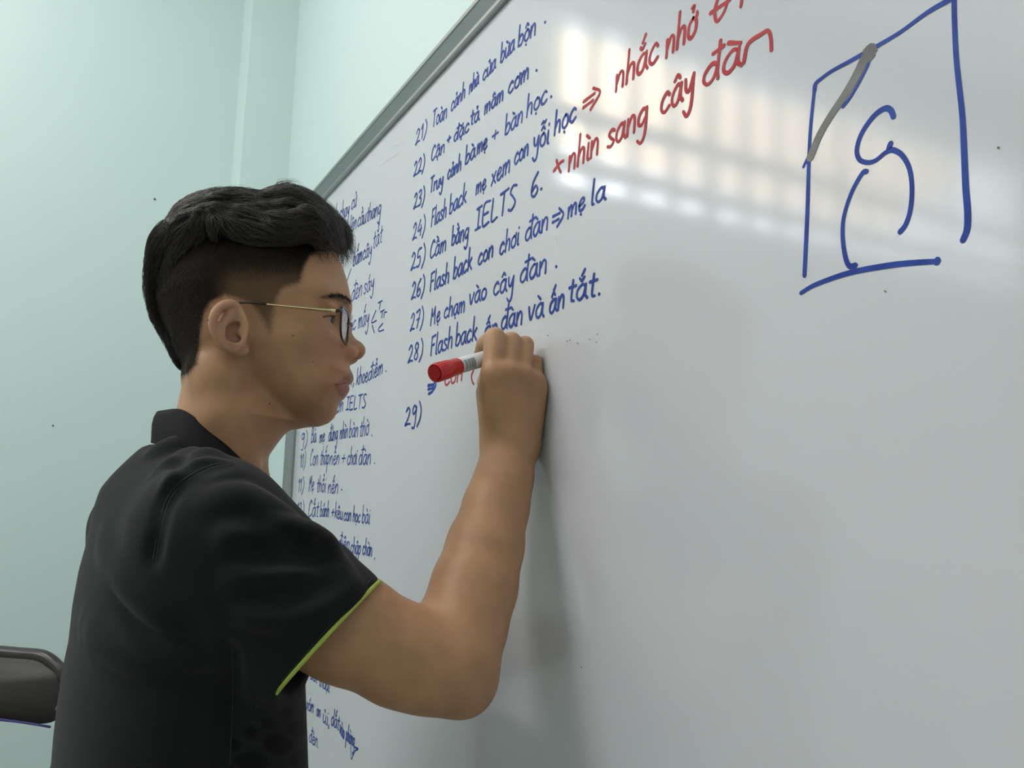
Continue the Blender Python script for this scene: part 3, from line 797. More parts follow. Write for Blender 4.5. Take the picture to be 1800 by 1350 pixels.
# ------------------------------------------------------------------ skin mesh with its own colouring (lips, brows, cropped hair, moles) plus mouth crease shade
def skin_extra(m, nt, b):
    a = nt.nodes.new('ShaderNodeAttribute'); a.attribute_name = 'Tone'
    tc = nt.nodes.new('ShaderNodeTexCoord'); n = nt.nodes.new('ShaderNodeTexNoise'); n.inputs['Scale'].default_value = 38; n.inputs['Detail'].default_value = 5
    nt.links.new(tc.outputs['Object'], n.inputs['Vector'])
    r = nt.nodes.new('ShaderNodeMapRange'); r.inputs[1].default_value = .3; r.inputs[2].default_value = .7; r.inputs[3].default_value = .90; r.inputs[4].default_value = 1.10
    nt.links.new(n.outputs[0], r.inputs[0])
    mx = nt.nodes.new('ShaderNodeMix'); mx.data_type = 'RGBA'; mx.blend_type = 'MULTIPLY'; mx.inputs[0].default_value = 1
    nt.links.new(a.outputs['Color'], mx.inputs[6]); nt.links.new(r.outputs[0], mx.inputs[7]); nt.links.new(mx.outputs[2], b.inputs['Base Color'])
    n2 = nt.nodes.new('ShaderNodeTexNoise'); n2.inputs['Scale'].default_value = 900; n2.inputs['Detail'].default_value = 2
    nt.links.new(tc.outputs['Object'], n2.inputs['Vector'])
    bp = nt.nodes.new('ShaderNodeBump'); bp.inputs['Strength'].default_value = .12; bp.inputs['Distance'].default_value = .0006
    nt.links.new(n2.outputs[0], bp.inputs['Height']); nt.links.new(bp.outputs[0], b.inputs['Normal'])
    sp = nt.nodes.new('ShaderNodeMapRange'); sp.inputs[1].default_value = .04; sp.inputs[2].default_value = .3; sp.inputs[3].default_value = .02; sp.inputs[4].default_value = .38
    sx = nt.nodes.new('ShaderNodeSeparateColor'); nt.links.new(a.outputs['Color'], sx.inputs[0]); nt.links.new(sx.outputs[0], sp.inputs[0]); nt.links.new(sp.outputs[0], b.inputs['Specular IOR Level'])
    b.inputs['Subsurface Weight'].default_value = .12; b.inputs['Subsurface Radius'].default_value = (.008, .003, .0015); b.inputs['Subsurface Scale'].default_value = 1.0
M['skin'] = mat('skin', (.5, .3, .18), .48, spec=.4, extra=skin_extra)
SK = np.array([.475, .252, .132])
def pxd(P, pts):      # distance in picture px of each projected point to a polyline
    d = np.full(len(P), 1e9)
    for a, b in zip(pts[:-1], pts[1:]):
        a = np.array(a, float); b = np.array(b, float); e = b - a
        t = np.clip(((P - a) @ e) / (e @ e + 1e-9), 0, 1); d = np.minimum(d, np.linalg.norm(P - a - t[:, None] * e, axis=1))
    return d
def sstep(x, a, b): t = np.clip((x - a) / (b - a), 0, 1); return t * t * (3 - 2 * t)
def head_tone(V):
    """V local head coordinates; the mirrored side gets the same marks"""
    Vm = V.copy(); Vm[:, 1] = np.abs(Vm[:, 1])
    P = project(hp.wor(Vm)); n = len(V)
    C = np.tile(SK, (n, 1))
    def paint(c, w):
        nonlocal C; w = np.clip(w, 0, 1)[:, None]; C = C * (1 - w) + np.array(c) * w
    paint((.52, .23, .15), .5 * (1 - sstep(np.linalg.norm(P - np.array([628, 615]), axis=1), 4, 26)))      # nose tip
    paint((.50, .24, .155), .35 * (1 - sstep(np.linalg.norm(P - np.array([575, 610]), axis=1), 8, 45)))      # cheek
    earm = (1 - sstep(poly_sd([(424, 577), (422, 550), (414, 533), (400, 528), (384, 533), (371, 547), (367, 566), (370, 588), (382, 606), (400, 620), (420, 627), (438, 623), (437, 598)], P[:, 0], P[:, 1]), -1, 2.5)) * (Vm[:, 1] > .066)
    paint((.50, .25, .165), .6 * earm)
    # lips
    lip = np.minimum(poly_sd([(587, 675), (602, 664.5), (614, 656), (624, 652), (624, 664), (610, 672), (593, 675)], P[:, 0], P[:, 1]),
                     poly_sd([(588, 676), (607, 674), (616, 676), (616, 692), (607, 698), (599, 698), (593, 691)], P[:, 0], P[:, 1]))
    paint((.33, .125, .095), .8 * (1 - sstep(lip, -2.5, 1.5)) * (V[:, 0] > .09))
    paint((.10, .035, .03), .8 * (1 - sstep(pxd(P, [(589, 676), (598, 675), (608, 673)]), .6, 2.0)) * (V[:, 0] > .09))  # dark line between the lips: crease shade put into the colour
    # eyebrow
    lc = V - 0
    br = poly_sd([(562, 522), (575, 517), (596, 518), (606, 524), (613, 531), (612, 538), (600, 532), (582, 526), (566, 525)], P[:, 0], P[:, 1])
    paint((.035, .026, .022), .72 * (1 - sstep(br, -4, 3.5)) * (V[:, 0] > .05))
    # lash line and inner rim
    for c in EYE[:1]:
        dd = np.abs(np.linalg.norm(Vm - c, axis=1))
        lidl = pxd(P, [(564, 558), (575, 555.5), (587, 555), (596, 557)])
        paint((.03, .022, .02), .85 * (1 - sstep(lidl, .8, 2.6)) * (dd < .019))
    # closely cropped hair on the sides and nape, fading towards its edge
    edge = [(590, 430), (548, 452), (540, 466), (534, 484), (530, 499), (512, 505), (497, 511), (491, 524), (487, 540), (485, 563), (483, 582), (478, 592), (468, 590), (459, 570),
            (448, 548), (436, 535), (418, 528), (396, 522), (372, 534), (362, 552), (357, 580), (355, 609), (350, 640), (333, 662), (312, 668), (250, 640), (200, 400), (500, 250), (640, 330), (625, 400)]
    sd = poly_sd(edge, P[:, 0], P[:, 1])
    nz_ = rng.normal(0, 1.0, n)
    low = sstep(P[:, 1], 470, 600) * sstep(P[:, 0], 420, 470)
    den = (1 - sstep(sd + nz_, -9 - 6 * low, 3)) * (.97 - .16 * low)
    # temple: lighter mid zone above the ear
    fade = sstep(P[:, 1], 450, 515) * sstep(P[:, 0], 365, 420)
    den *= 1 - .24 * fade
    ok = (V[:, 0] < .108) & ~((earm > .3))
    paint((.014, .0115, .010), den * ok)
    for (x, y, r) in ((515, 590, 1.5), (550, 635, 1.3), (474, 710, 1.5), (373, 662, 1.1), (365.5, 563, 2.2)):
        paint((.05, .03, .025), .8 * (np.linalg.norm(P - np.array([x, y]), axis=1) < r) * (V[:, 1] > 0))
    return C
tones = [head_tone(hV)]
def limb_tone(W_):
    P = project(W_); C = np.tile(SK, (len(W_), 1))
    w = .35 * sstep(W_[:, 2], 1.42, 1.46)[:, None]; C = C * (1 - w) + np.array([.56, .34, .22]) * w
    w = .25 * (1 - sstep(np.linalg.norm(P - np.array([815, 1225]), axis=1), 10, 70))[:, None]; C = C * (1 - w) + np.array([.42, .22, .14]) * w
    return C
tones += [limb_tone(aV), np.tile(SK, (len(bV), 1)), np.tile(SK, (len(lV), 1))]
allV = []; allQ = []; n0 = 0
for v, q in ((headW, hQ), (aV, aQ), (bV, bQ), (lV, lQ)):
    allV.append(v); allQ.append(q + n0); n0 += len(v)
person = mesh_obj('person', np.concatenate(allV), np.concatenate(allQ), M['skin'], None, True)
tag(person, 'person in black short-sleeved polo writing on the whiteboard with raised right hand', 'person')
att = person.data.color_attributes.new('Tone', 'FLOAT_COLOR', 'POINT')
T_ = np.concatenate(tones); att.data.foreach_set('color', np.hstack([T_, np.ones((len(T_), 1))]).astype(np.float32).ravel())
# eyeballs
def eye_extra(m, nt, b):
    tc = nt.nodes.new('ShaderNodeTexCoord'); vd = nt.nodes.new('ShaderNodeVectorMath'); vd.operation = 'DISTANCE'
    nt.links.new(tc.outputs['Object'], vd.inputs[0]); vd.inputs[1].default_value = (0, 0, .0120)
    cr = nt.nodes.new('ShaderNodeValToRGB'); e = cr.color_ramp.elements
    e[0].position = .0026 / .012; e[0].color = (.005, .004, .004, 1); e[1].position = .0029 / .012; e[1].color = (.035, .018, .010, 1)
    x = e.new(.0056 / .012); x.color = (.025, .014, .009, 1); x = e.new(.0063 / .012); x.color = (.40, .34, .31, 1)
    ml = nt.nodes.new('ShaderNodeMath'); ml.operation = 'MULTIPLY'; ml.inputs[1].default_value = 1 / .012
    nt.links.new(vd.outputs['Value'], ml.inputs[0]); nt.links.new(ml.outputs[0], cr.inputs[0]); nt.links.new(cr.outputs[0], b.inputs['Base Color'])
M['eye'] = mat('eyeball', (.7, .65, .6), .12, extra=eye_extra)
for c in EYE:
    gaze = Fh * .97 + Sh * .20 + Zh * -.08
    gz = Vector(gaze).normalized()
    V = []; F = []
    for i in range(13):
        for j in range(24):
            t = math.pi * i / 12; p = 2 * math.pi * j / 24
            V.append((.0119 * math.sin(t) * math.cos(p), .0119 * math.sin(t) * math.sin(p), .0119 * math.cos(t)))
    for i in range(12):
        for j in range(24): F.append((i * 24 + j, (i + 1) * 24 + j, (i + 1) * 24 + (j + 1) % 24, i * 24 + (j + 1) % 24))
    o = mesh_obj('eyeball', V, F, M['eye'], person, True)
    o.location = HO + c @ HAx; o.rotation_euler = gz.to_track_quat('Z', 'Y').to_euler()
# ------------------------------------------------------------------ shirt
sh = Field((-1.225, -.575, .80), (-.615, -.085, 1.42), .0026)
def t2(px, py): q = on_plane(px, py, np.array([XB, 0, 0]), np.array([1., 0, 0])); return (q[1], q[2])
torso = [t2(*p) for p in ((300, 752), (282, 768), (256, 787), (228, 815), (205, 838), (182, 862), (166, 905), (152, 955), (138, 1005), (127, 1065), (120, 1130), (109, 1180), (100, 1240), (93, 1300), (89, 1350))]
torso += [(torso[-1][0] - .006, .98), (torso[-1][0] - .012, .88), (torso[-1][0] - .012, .70), (-.245, .70), (-.242, .90)]
torso += [t2(*p) for p in ((527, 1350), (524, 1260), (521, 1180), (518, 1100), (508, 1010), (492, 940), (478, 890), (450, 850), (400, 800))]
sh.inflate(torso, lambda a, b: np.interp(b, [.7, .85, 1.0, 1.12, 1.2, 1.25, 1.285, 1.31, 1.34, 1.38], [.185, .182, .165, .168, .172, .160, .120, .082, .055, .045]),
           lambda a, b: .088 + 0 * a, 0, ia=1, ib=2, il=0, off=XB)
sl_ = [A3(380, 950, .735), A3(428, 995, .735), A3(482, 1043, .737), A3(554, 1098, .742), A3(640, 1165, .75)]
sh.chain([(XB + .04, -.36, 1.262), A3(370, 918, .745)], [.048, .057], .05)
slv = sh.like()
slv.chain(sl_, [.0590, .0600, .0600, .0605, .0605], .02)
slv.ell(A3(566, 980, .757), (.017, .022, .013), .014)
hA_, hB_ = A3(664, 1024, .752), A3(499, 1206, .735)
hc = (hA_ + hB_) / 2; e1 = (hB_ - hA_) / 2
vr = ray(581, 1115); vr = vr / np.linalg.norm(vr)
e2 = vr - e1 * (vr @ e1) / (e1 @ e1); e2 = e2 / np.linalg.norm(e2); e2 = e2 + .035 * np.cross(e1 / np.linalg.norm(e1), e2); e2 = e2 / np.linalg.norm(e2) * .052
hn = np.cross(e1, e2); hn /= np.linalg.norm(hn)
if hn @ (elb - hc) < 0: hn = -hn
# far sleeve
fsl = [lsh + np.array([.03, -.01, -.01]), lsh + np.array([-.012, 0, -.10]), lsh + np.array([-.035, 0, -.22])]
slf = sh.like()
slf.chain(fsl, [.060, .062, .060], .02)
slf.plane((0, 0, 1.045), (0, 0, -1))
slv.plane(hc, hn)
sh.comb((slice(None),) * 3, slv.F, .034, 'add')
sh.comb((slice(None),) * 3, slf.F, .03, 'add')
# folds
for pts, r, h in (([(372, 884), (427, 880), (484, 908), (530, 944)], .010, .0045),
                  ([(400, 946), (446, 941), (503, 945), (550, 951), (580, 966)], .009, .0075),
                  ([(420, 1012), (484, 1020), (542, 1014), (602, 998)], .010, .0040),
                  ([(440, 1075), (500, 1075), (560, 1062), (620, 1030)], .010, .0030),
                  ([(272, 797), (311, 783), (349, 776)], .006, .0018), ([(285, 826), (330, 803), (372, 800)], .006, .0020), ([(300, 850), (345, 826), (400, 826)], .007, .0018),
                  ([(180, 960), (230, 1030), (300, 1090)], .018, .0018), ([(150, 1100), (240, 1150), (330, 1150)], .018, .0015)):
    sh.ridge(pts, r, h, .014)
for pts, r, h in (([(420, 965), (470, 966), (530, 968), (580, 980)], .008, .0060), ([(430, 912), (480, 926), (520, 944)], .008, .0030), ([(430, 1045), (500, 1048), (590, 1020)], .009, .003),
                  ([(407, 812), (369, 818), (330, 838), (302, 862), (286, 896), (274, 950), (266, 985)], .0045, .0011),
                  ([(290, 812), (330, 814), (380, 811)], .005, .0015), ([(405, 1135), (408, 1200), (404, 1290), (402, 1349)], .005, .002)):
    sh.ridge(pts, r, h, .010, 'sub')
sh.blur(1)
# openings
sh.cone(HO + Zh * -.02 + Fh * -.005, np.array([XB + .004, -.350, 1.235]), .046, .056, .006, 'sub')
inn = sh.like(); inn.chain(sl_, [.050, .055, .0560, .0570, .0575], .01); inn.plane(A3(500, 1060, .737), -hn)
sh.comb((slice(None),) * 3, inn.F, 0, 'sub')
inn = sh.like(); inn.chain(fsl, [.050, .058, .057], .01); inn.plane((0, 0, 1.12), (0, 0, 1)); sh.comb((slice(None),) * 3, inn.F, 0, 'sub')
sh.comb((slice(None),) * 3, (lambda a: a)(np.broadcast_to((.835 - sh.ax[2])[None, None, :], sh.F.shape)).astype(np.float32), 0, 'int')
sV, sQ = sh.mesh(); sV = relax(sV, sQ, 2, .5)
def cloth_extra(m, nt, b):
    a = nt.nodes.new('ShaderNodeAttribute'); a.attribute_name = 'Tone'
    nt.links.new(a.outputs['Color'], b.inputs['Base Color'])
    tc = nt.nodes.new('ShaderNodeTexCoord')
    w = nt.nodes.new('ShaderNodeTexNoise'); w.inputs['Scale'].default_value = 700; w.inputs['Detail'].default_value = 2
    nt.links.new(tc.outputs['Object'], w.inputs['Vector'])
    n3 = nt.nodes.new('ShaderNodeTexNoise'); n3.inputs['Scale'].default_value = 14; n3.inputs['Detail'].default_value = 3
    nt.links.new(tc.outputs['Object'], n3.inputs['Vector'])
    ad = nt.nodes.new('ShaderNodeMath'); ad.operation = 'MULTIPLY_ADD'; ad.inputs[1].default_value = 6
    nt.links.new(n3.outputs[0], ad.inputs[0]); nt.links.new(w.outputs[0], ad.inputs[2])
    bp = nt.nodes.new('ShaderNodeBump'); bp.inputs['Strength'].default_value = .3; bp.inputs['Distance'].default_value = .0008
    nt.links.new(ad.outputs[0], bp.inputs['Height']); nt.links.new(bp.outputs[0], b.inputs['Normal'])
    b.inputs['Sheen Weight'].default_value = .06; b.inputs['Sheen Roughness'].default_value = .5
M['shirt'] = mat('black_knit', (.012, .013, .013), .9, spec=.18, extra=cloth_extra)
M['collar'] = mat('black_rib_knit', (.009, .0095, .0095), .85, spec=.18, bump=(600, .3, .0008))
M['piping'] = mat('lime_piping', (.42, .52, .08), .6)
shirt = mesh_obj('shirt', sV, sQ, M['shirt'], person, True)
P = project(sV); C = np.tile(np.array([.0115, .0125, .0123]), (len(sV), 1))
near = sV[:, 0] > XB + .02
pan = near & (P[:, 0] > 405) & (P[:, 1] > 1130) & (P[:, 0] < 560) & (slv.sample(sV) > .012)
C[pan] = (.0145, .0155, .0152)
def dots(x, y, rx, ry, ang=0):
    d = P - np.array([x, y]); c, s_ = math.cos(ang), math.sin(ang)
    q = ((d[:, 0] * c + d[:, 1] * s_) / rx) ** 2 + ((-d[:, 0] * s_ + d[:, 1] * c) / ry) ** 2
    w = (1 - sstep(q, .75, 1.2)) * near * pan
    C[:] = C * (1 - w[:, None]) + np.array([.0055, .006, .006]) * w[:, None]
for d in ((503, 1251, 11, 9), (471, 1271, 11, 9), (441, 1289, 11, 10), (410, 1310, 13, 10), (490, 1309, 27, 17, .15), (442, 1338, 30, 16, .1), (524, 1281, 20, 15), (532, 1334, 22, 18), (480, 1365, 26, 14), (395, 1355, 20, 12)): dots(*d)
att = shirt.data.color_attributes.new('Tone', 'FLOAT_COLOR', 'POINT')
att.data.foreach_set('color', np.hstack([C, np.ones((len(C), 1))]).astype(np.float32).ravel())
# lime piping round the sleeve hem
pts = []
for t in np.arange(96) * 2 * np.pi / 96:
    d = math.cos(t) * e1 / np.linalg.norm(e1) + math.sin(t) * e2 / np.linalg.norm(e2)
    rr = np.linspace(.02, .09, 500); v = slv.sample((hc - hn * .003) + rr[:, None] * d); k = np.argmax(v > 0) if (v > 0).any() else 300
    pts.append(hc + hn * .0005 + d * (rr[k] - .0012))
pts = np.array(pts)
for _ in range(3): pts = (np.roll(pts, 1, 0) + pts * 2 + np.roll(pts, -1, 0)) / 4
MB().tube(pts, .0019, 8, True).build('sleeve_piping', M['piping'], shirt, True)
# collar
topc = [(276, 727, 0), (290, 723, .026), (318, 722, .045), (345, 738, .056), (375, 764, .059), (405, 791, .055), (433, 817, .043), (456, 838, .022), (466, 850, 0)]
botc = [(267, 772, 0), (282, 775, .040), (312, 776, .070), (344, 788, .079), (374, 812, .078), (406, 828, .070), (438, 842, .052), (462, 860, .024), (468, 872, 0)]
def ring(L):
    a = [hl(*p) for p in L]; b_ = [q * np.array([1, -1, 1]) for q in a[-2:0:-1]]
    return catmull(np.array(a + b_), 5, True)
T1, B1 = ring(topc), ring(botc); m = len(T1); cen = (T1.mean(0) + B1.mean(0)) / 2
def sc_(R, k): return cen * [1, 1, 0] + (R - cen * [1, 1, 0]) * [k, k, 1]
rows = [sc_(B1, 1.0) + [0, 0, -.004], sc_(B1, 1.0), sc_(T1 * .55 + B1 * .45, 1.035), sc_(T1 * .85 + B1 * .15, 1.03), sc_(T1, 1.0) + [0, 0, .0015], sc_(T1, .965), sc_(T1, .95) + [0, 0, -.02], sc_(T1, .92) + [0, 0, -.05]]
V = np.concatenate([hp.wor(r_) for r_ in rows]); F = []
for i in range(len(rows) - 1):
    for k in range(m): F.append((i * m + k, i * m + (k + 1) % m, (i + 1) * m + (k + 1) % m, (i + 1) * m + k))
mesh_obj('collar', V, F, M['collar'], shirt, True)
# double stitched raglan and side seams
M['seam'] = mat('charcoal_thread', (.022, .023, .023), .8)
SV = [[(407, 812), (369, 818), (330, 838), (302, 862), (286, 896), (275, 950), (269, 990)], [(409, 817), (372, 823), (334, 843), (307, 866), (291, 899), (280, 951), (274, 990)],
      [(408, 1140), (410, 1200), (407, 1280), (404, 1349)], [(494, 1198), (540, 1146), (600, 1076), (652, 1018)]]
for L in SV:
    q = [sh.hit(x, y) for x, y in catmull(L, 6)]; q = np.array([p for p in q if p is not None])
    for _ in range(3): q[1:-1] = (q[:-2] + 2 * q[1:-1] + q[2:]) / 4
    q = q - ray(*L[0]) * .0002
    MB().tube(q, .00055, 5).build('seam', M['seam'], shirt, True)
# trousers and shoes (below the picture, so that the figure stands)
tr = Field((-1.20, -.54, .04), (-.66, -.12, 1.02), .006)
for s in (-1, 1): tr.chain([(XB + s * .07, -.340, .93), (XB + s * .085, -.340, .80), (XB + s * .092, -.340, .50), (XB + s * .095, -.355, .08)], [.088, .084, .066, .056], .03)
tr.plane((0, 0, .93), (0, 0, 1)); tr.plane((0, 0, .085), (0, 0, -1)); tr.blur(1)
tV, tQ = tr.mesh()
M['trouser'] = mat('dark_trouser_cloth', (.02, .022, .03), .85, bump=(500, .2, .0006))
mesh_obj('trousers', relax(tV, tQ, 2), tQ, M['trouser'], person, True)
M['shoe'] = mat('black_shoe_leather', (.015, .015, .016), .4)
for s in (-1, 1):
    f = Field((XB + s * .095 - .07, -.46, -.01), (XB + s * .095 + .07, -.12, .16), .005)
    x = XB + s * .095
    f.chain([(x, -.40, .045), (x, -.30, .048), (x, -.19, .032)], [.040, .040, .036], .02); f.cone((x, -.365, .05), (x, -.36, .10), .042, .040, .02); f.plane((0, 0, 0), (0, 0, -1))
    v, q = f.mesh(); mesh_obj('shoe', relax(v, q, 2), q, M['shoe'], person, True)
# ------------------------------------------------------------------ hair
M['hair'] = mat('black_hair', (.012, .0095, .0085), .6, spec=.25)
M['hairs'] = mat('black_hair_strand', (.060, .047, .042), .42, spec=.6)
hm = Field((-.118, -.105, -.07), (.125, .105, .175), .0018, HO, HAx)
sil = [(328, 655), (303, 606), (282, 568), (270, 542), (263, 500), (261, 473), (267, 437), (277, 417), (295, 396), (320, 376), (349, 361), (384, 352), (420, 350), (457, 353), (472, 350), (496, 347), (520, 350),
       (543, 359), (557, 372), (572, 384), (589, 402), (597, 420), (598, 434), (590, 432), (574, 428), (560, 436), (545, 452), (534, 470), (500, 478), (460, 482), (420, 485), (390, 500), (365, 530), (350, 570), (345, 620), (338, 650)]
hairpoly = [h2(*p) for p in sil]
hm.inflate(hairpoly, lambda a, b: Whead(a, b) + np.interp(b, [0, .03, .055, .075, .10, .13], [-.006, -.005, -.0022, .003, .0075, .008]) - .006 * np.clip((a - .09) / .03, 0, 1),
           lambda a, b: np.interp(b, [-.05, .03, .08, .16], [.055, .075, .075, .058]), 0)
# hollow under the fringe so that the forehead stays bare
def hlS(L): return [hl(*p) for p in L]
guide_px = [[(378, 366), (392, 392), (419, 402), (457, 409), (495, 406), (530, 395), (556, 384)],
          [(360, 372), (352, 400), (347, 440), (345, 480)], [(382, 375), (386, 410), (392, 450), (398, 480)], [(410, 408), (418, 430), (430, 460)], [(470, 414), (480, 440), (490, 470)],
          [(310, 390), (330, 372), (372, 358), (410, 352), (445, 360), (468, 378), (490, 395)],
          [(330, 384), (300, 410), (275, 450), (268, 500), (275, 550), (300, 600), (325, 650)], [(345, 390), (320, 440), (310, 500), (315, 560), (330, 620)],
          [(462, 355), (500, 344), (535, 355), (560, 376), (580, 402), (590, 430)], [(480, 372), (515, 366), (545, 382), (565, 402), (576, 426)],
          [(500, 415), (535, 408), (560, 410), (572, 426)], [(400, 372), (440, 378), (470, 388), (520, 386), (550, 380)]]
# locks lying on the mass
for L, r in (([(378, 366, .050), (392, 392, .062), (419, 402, .066), (457, 409, .066), (495, 406, .064), (530, 395, .056), (552, 386, .045)], .008),
             ([(330, 372, .03), (372, 360, .045), (410, 356, .045), (445, 362, .048), (462, 374, .050)], .008),
             ([(475, 358, .03), (510, 352, .04), (540, 364, .042), (562, 386, .040), (578, 410, .034)], .009),
             ([(480, 352, .0), (520, 350, .0), (555, 372, .0), (588, 404, .0), (596, 424, .0)], .008),
             ([(480, 352, -.03), (520, 350, -.03), (555, 372, -.03), (588, 404, -.028), (594, 424, -.025)], .008),
             ):
    P_ = catmull([hl(*p) for p in L], 3); hm.chain(list(P_), [r] * len(P_), .012)
for L in guide_px:
    for (dx, dy) in ((0, 0), (3, 9), (-5, -7)):
        if len(L) > 3: hm.ridge([(x + dx, y + dy) for x, y in L], .0045, .0016 + .0008 * (dx == 0), .005, sub=4)
        if len(L) > 3: hm.ridge([(x + dx + 4, y + dy + 4) for x, y in L], .0030, .0012, .004, 'sub', sub=4)
hm.blur(1)
mV, mQ = hm.mesh(); mV = relax(mV, mQ, 1)
hair = mesh_obj('hair', hm.wor(mV), mQ, M['hair'], person, True)
tag(hair, 'short black hair combed forward over cropped sides')
GP, GT = [], []
for g in guide_px:
    c = catmull(g, 6); t = np.gradient(c, axis=0); t /= np.linalg.norm(t, axis=1)[:, None]; GP.append(c); GT.append(t)
GP = np.concatenate(GP); GT = np.concatenate(GT)
def flow(L):
    """combing direction at local points"""
    Lm = L.copy(); Lm[:, 1] = np.abs(Lm[:, 1]); P = project(hp.wor(Lm))
    d2 = ((P[:, None, :] - GP[None]) ** 2).sum(-1); w = np.exp(-(d2 - d2.min(1, keepdims=True)) / (2 * 14. ** 2)); w /= w.sum(1, keepdims=True)
    t = w @ GT
    return np.stack([t[:, 0], 0 * t[:, 0], -t[:, 1]], 1)
def strands(root, steps, ds, lift, rad, wob=.25, seed=1, curl=None):
    """tapering three-sided hairs combed over the hair mass; root in local coordinates"""
    r_ = np.random.default_rng(seed); n = len(root); p = root.copy(); path = [p.copy()]
    ph = r_.uniform(0, 6.28, (n, 1)); ln = r_.uniform(.6, 1.15, (n, 1)); lf = r_.uniform(.2, 1, (n, 1)) * lift
    for i in range(steps):
        d = flow(p); N = hm.grad(p)
        cl = .35 * np.sin(p[:, :1] * 210 + 5 * np.sin(p[:, 2:] * 90)) + .3 * np.sin(p[:, 2:] * 170 + p[:, 1:2] * 120)
        side = np.cross(N, d)
        d = d + side * (wob * np.sin(ph + i * .5) * .6 + cl * wob * 1.6)
        if curl is not None: d = d + curl(p, N, i, ph)
        d = d - N * (d * N).sum(1, keepdims=True) * (1 if curl is None else .2); d /= np.linalg.norm(d, axis=1, keepdims=True) + 1e-9
        p = p + d * ds * ln
        if curl is None:
            t = (i + 1) / steps; tgt = lf[:, 0] * math.sin(math.pi * min(t * 1.1, 1)) + .0002
            v = hm.sample(p); p = p - N * np.clip(v - tgt, -.004, .004)[:, None]
        path.append(p.copy())
    Q = np.stack(path, 1)                                    # n, steps+1, 3
    T = np.gradient(Q, axis=1); T /= np.linalg.norm(T, axis=2, keepdims=True) + 1e-9
    U = np.cross(T, np.array([.3, .9, .2])); U /= np.linalg.norm(U, axis=2, keepdims=True) + 1e-9; W_ = np.cross(T, U)
    k = steps + 1; tt = np.linspace(0, 1, k); rr = (rad * (1 - .85 * tt ** 2))[None, :, None] * r_.uniform(.7, 1.3, (n, 1, 1))
    V = np.stack([Q + rr * (math.cos(a) * U + math.sin(a) * W_) for a in (0, 2.094, 4.189)], 2)      # n,k,3,3
    idx = np.arange(n * k * 3).reshape(n, k, 3)
    F = np.concatenate([np.stack([idx[:, :-1, a], idx[:, :-1, (a + 1) % 3], idx[:, 1:, (a + 1) % 3], idx[:, 1:, a]], -1).reshape(-1, 4) for a in range(3)])
    return hp.wor(V.reshape(-1, 3)), F
Pm = project(hp.wor(mV * [1, 1, 1])); Pma = project(hp.wor(np.abs(mV) * [0, 1, 0] + mV * [1, 0, 1]))
top_ = np.where((mV[:, 2] > .052) & (poly_sd([(255, 520), (300, 470), (345, 470), (400, 465), (450, 455), (520, 448), (560, 436), (590, 440), (640, 420), (600, 300), (400, 300), (230, 380)], Pma[:, 0], Pma[:, 1]) < 0))[0]
r1 = mV[rng.choice(top_, 12000)] + rng.normal(0, .0006, (12000, 3))
v1, f1 = strands(r1, 11, .0034, .0030, .00026, seed=3)
back_ = np.where((Pma[:, 0] < 380) & (mV[:, 2] < .09))[0]
r2 = mV[rng.choice(back_, 3500)]
v2, f2 = strands(r2, 6, .0024, .0010, .00024, .15, seed=4)
# tousled ends over the forehead
fr = np.where((mV[:, 0] > .080) & (mV[:, 2] > .085))[0]
r3 = mV[rng.choice(fr, 1500)]
def cu(p, N, i, ph): return N * (.8 - .11 * i) + np.stack([.55 * np.cos(ph[:, 0] * 3 + i * .55), .5 * np.sin(ph[:, 0] * 5 + i * .4), -.25 - .05 * i + .6 * np.sin(ph[:, 0] * 2 + i * .5)], 1)
v3, f3 = strands(r3, 10, .0023, .003, .00017, .3, seed=5, curl=cu)
tp = np.where((mV[:, 2] > .135) & (mV[:, 0] > -.06))[0]
r4 = mV[rng.choice(tp, 320)]
v4, f4 = strands(r4, 11, .0042, .003, .00011, .2, seed=6, curl=lambda p, N, i, ph: N * (.55 - .11 * i) * (.4 + .6 * np.sin(ph) ** 2))
n1, n2, n3 = len(v1), len(v1) + len(v2), len(v1) + len(v2) + len(v3)
ho = mesh_obj('hair_strands', np.concatenate([v1, v2, v3, v4]), np.concatenate([f1, f2 + n1, f3 + n2, f4 + n3]), M['hairs'], hair)
tag(ho, kind='stuff')
# clipped hair on the sides and nape: short blades on the scalp
dark = np.where((tones[0][:, 0] < .19) & (rng.uniform(0, 1, len(hV)) > 2.6 * (tones[0][:, 0] - .025).clip(0, .3) / .15))[0]
dark = dark[(hm.sample(hV[dark]) > -.003) & (hV[dark, 0] < .10)]
ch = rng.choice(dark, 26000); R0 = hV[ch]
N = hp.grad(R0); d = np.stack([np.full(len(ch), -.25), 0 * R0[:, 0], np.full(len(ch), -1.)], 1) + rng.normal(0, .35, (len(ch), 3))
d -= N * (d * N).sum(1, keepdims=True); d /= np.linalg.norm(d, axis=1, keepdims=True)
Lh = (.0022 + .0035 * np.clip((R0[:, 2] - .0) / .06, 0, 1))[:, None] * rng.uniform(.6, 1.2, (len(ch), 1))
e_ = np.cross(N, d) * .00016
Va = R0 + e_ - N * .0003; Vb = R0 - e_ - N * .0003; Vc = R0 + d * Lh + N * (.0006 + .22 * Lh)
V = np.stack([Va, Vb, Vc], 1).reshape(-1, 3)
co = mesh_obj('cropped_hair', hp.wor(V), np.arange(len(V)).reshape(-1, 3), M['hair'], hair); tag(co, kind='stuff')
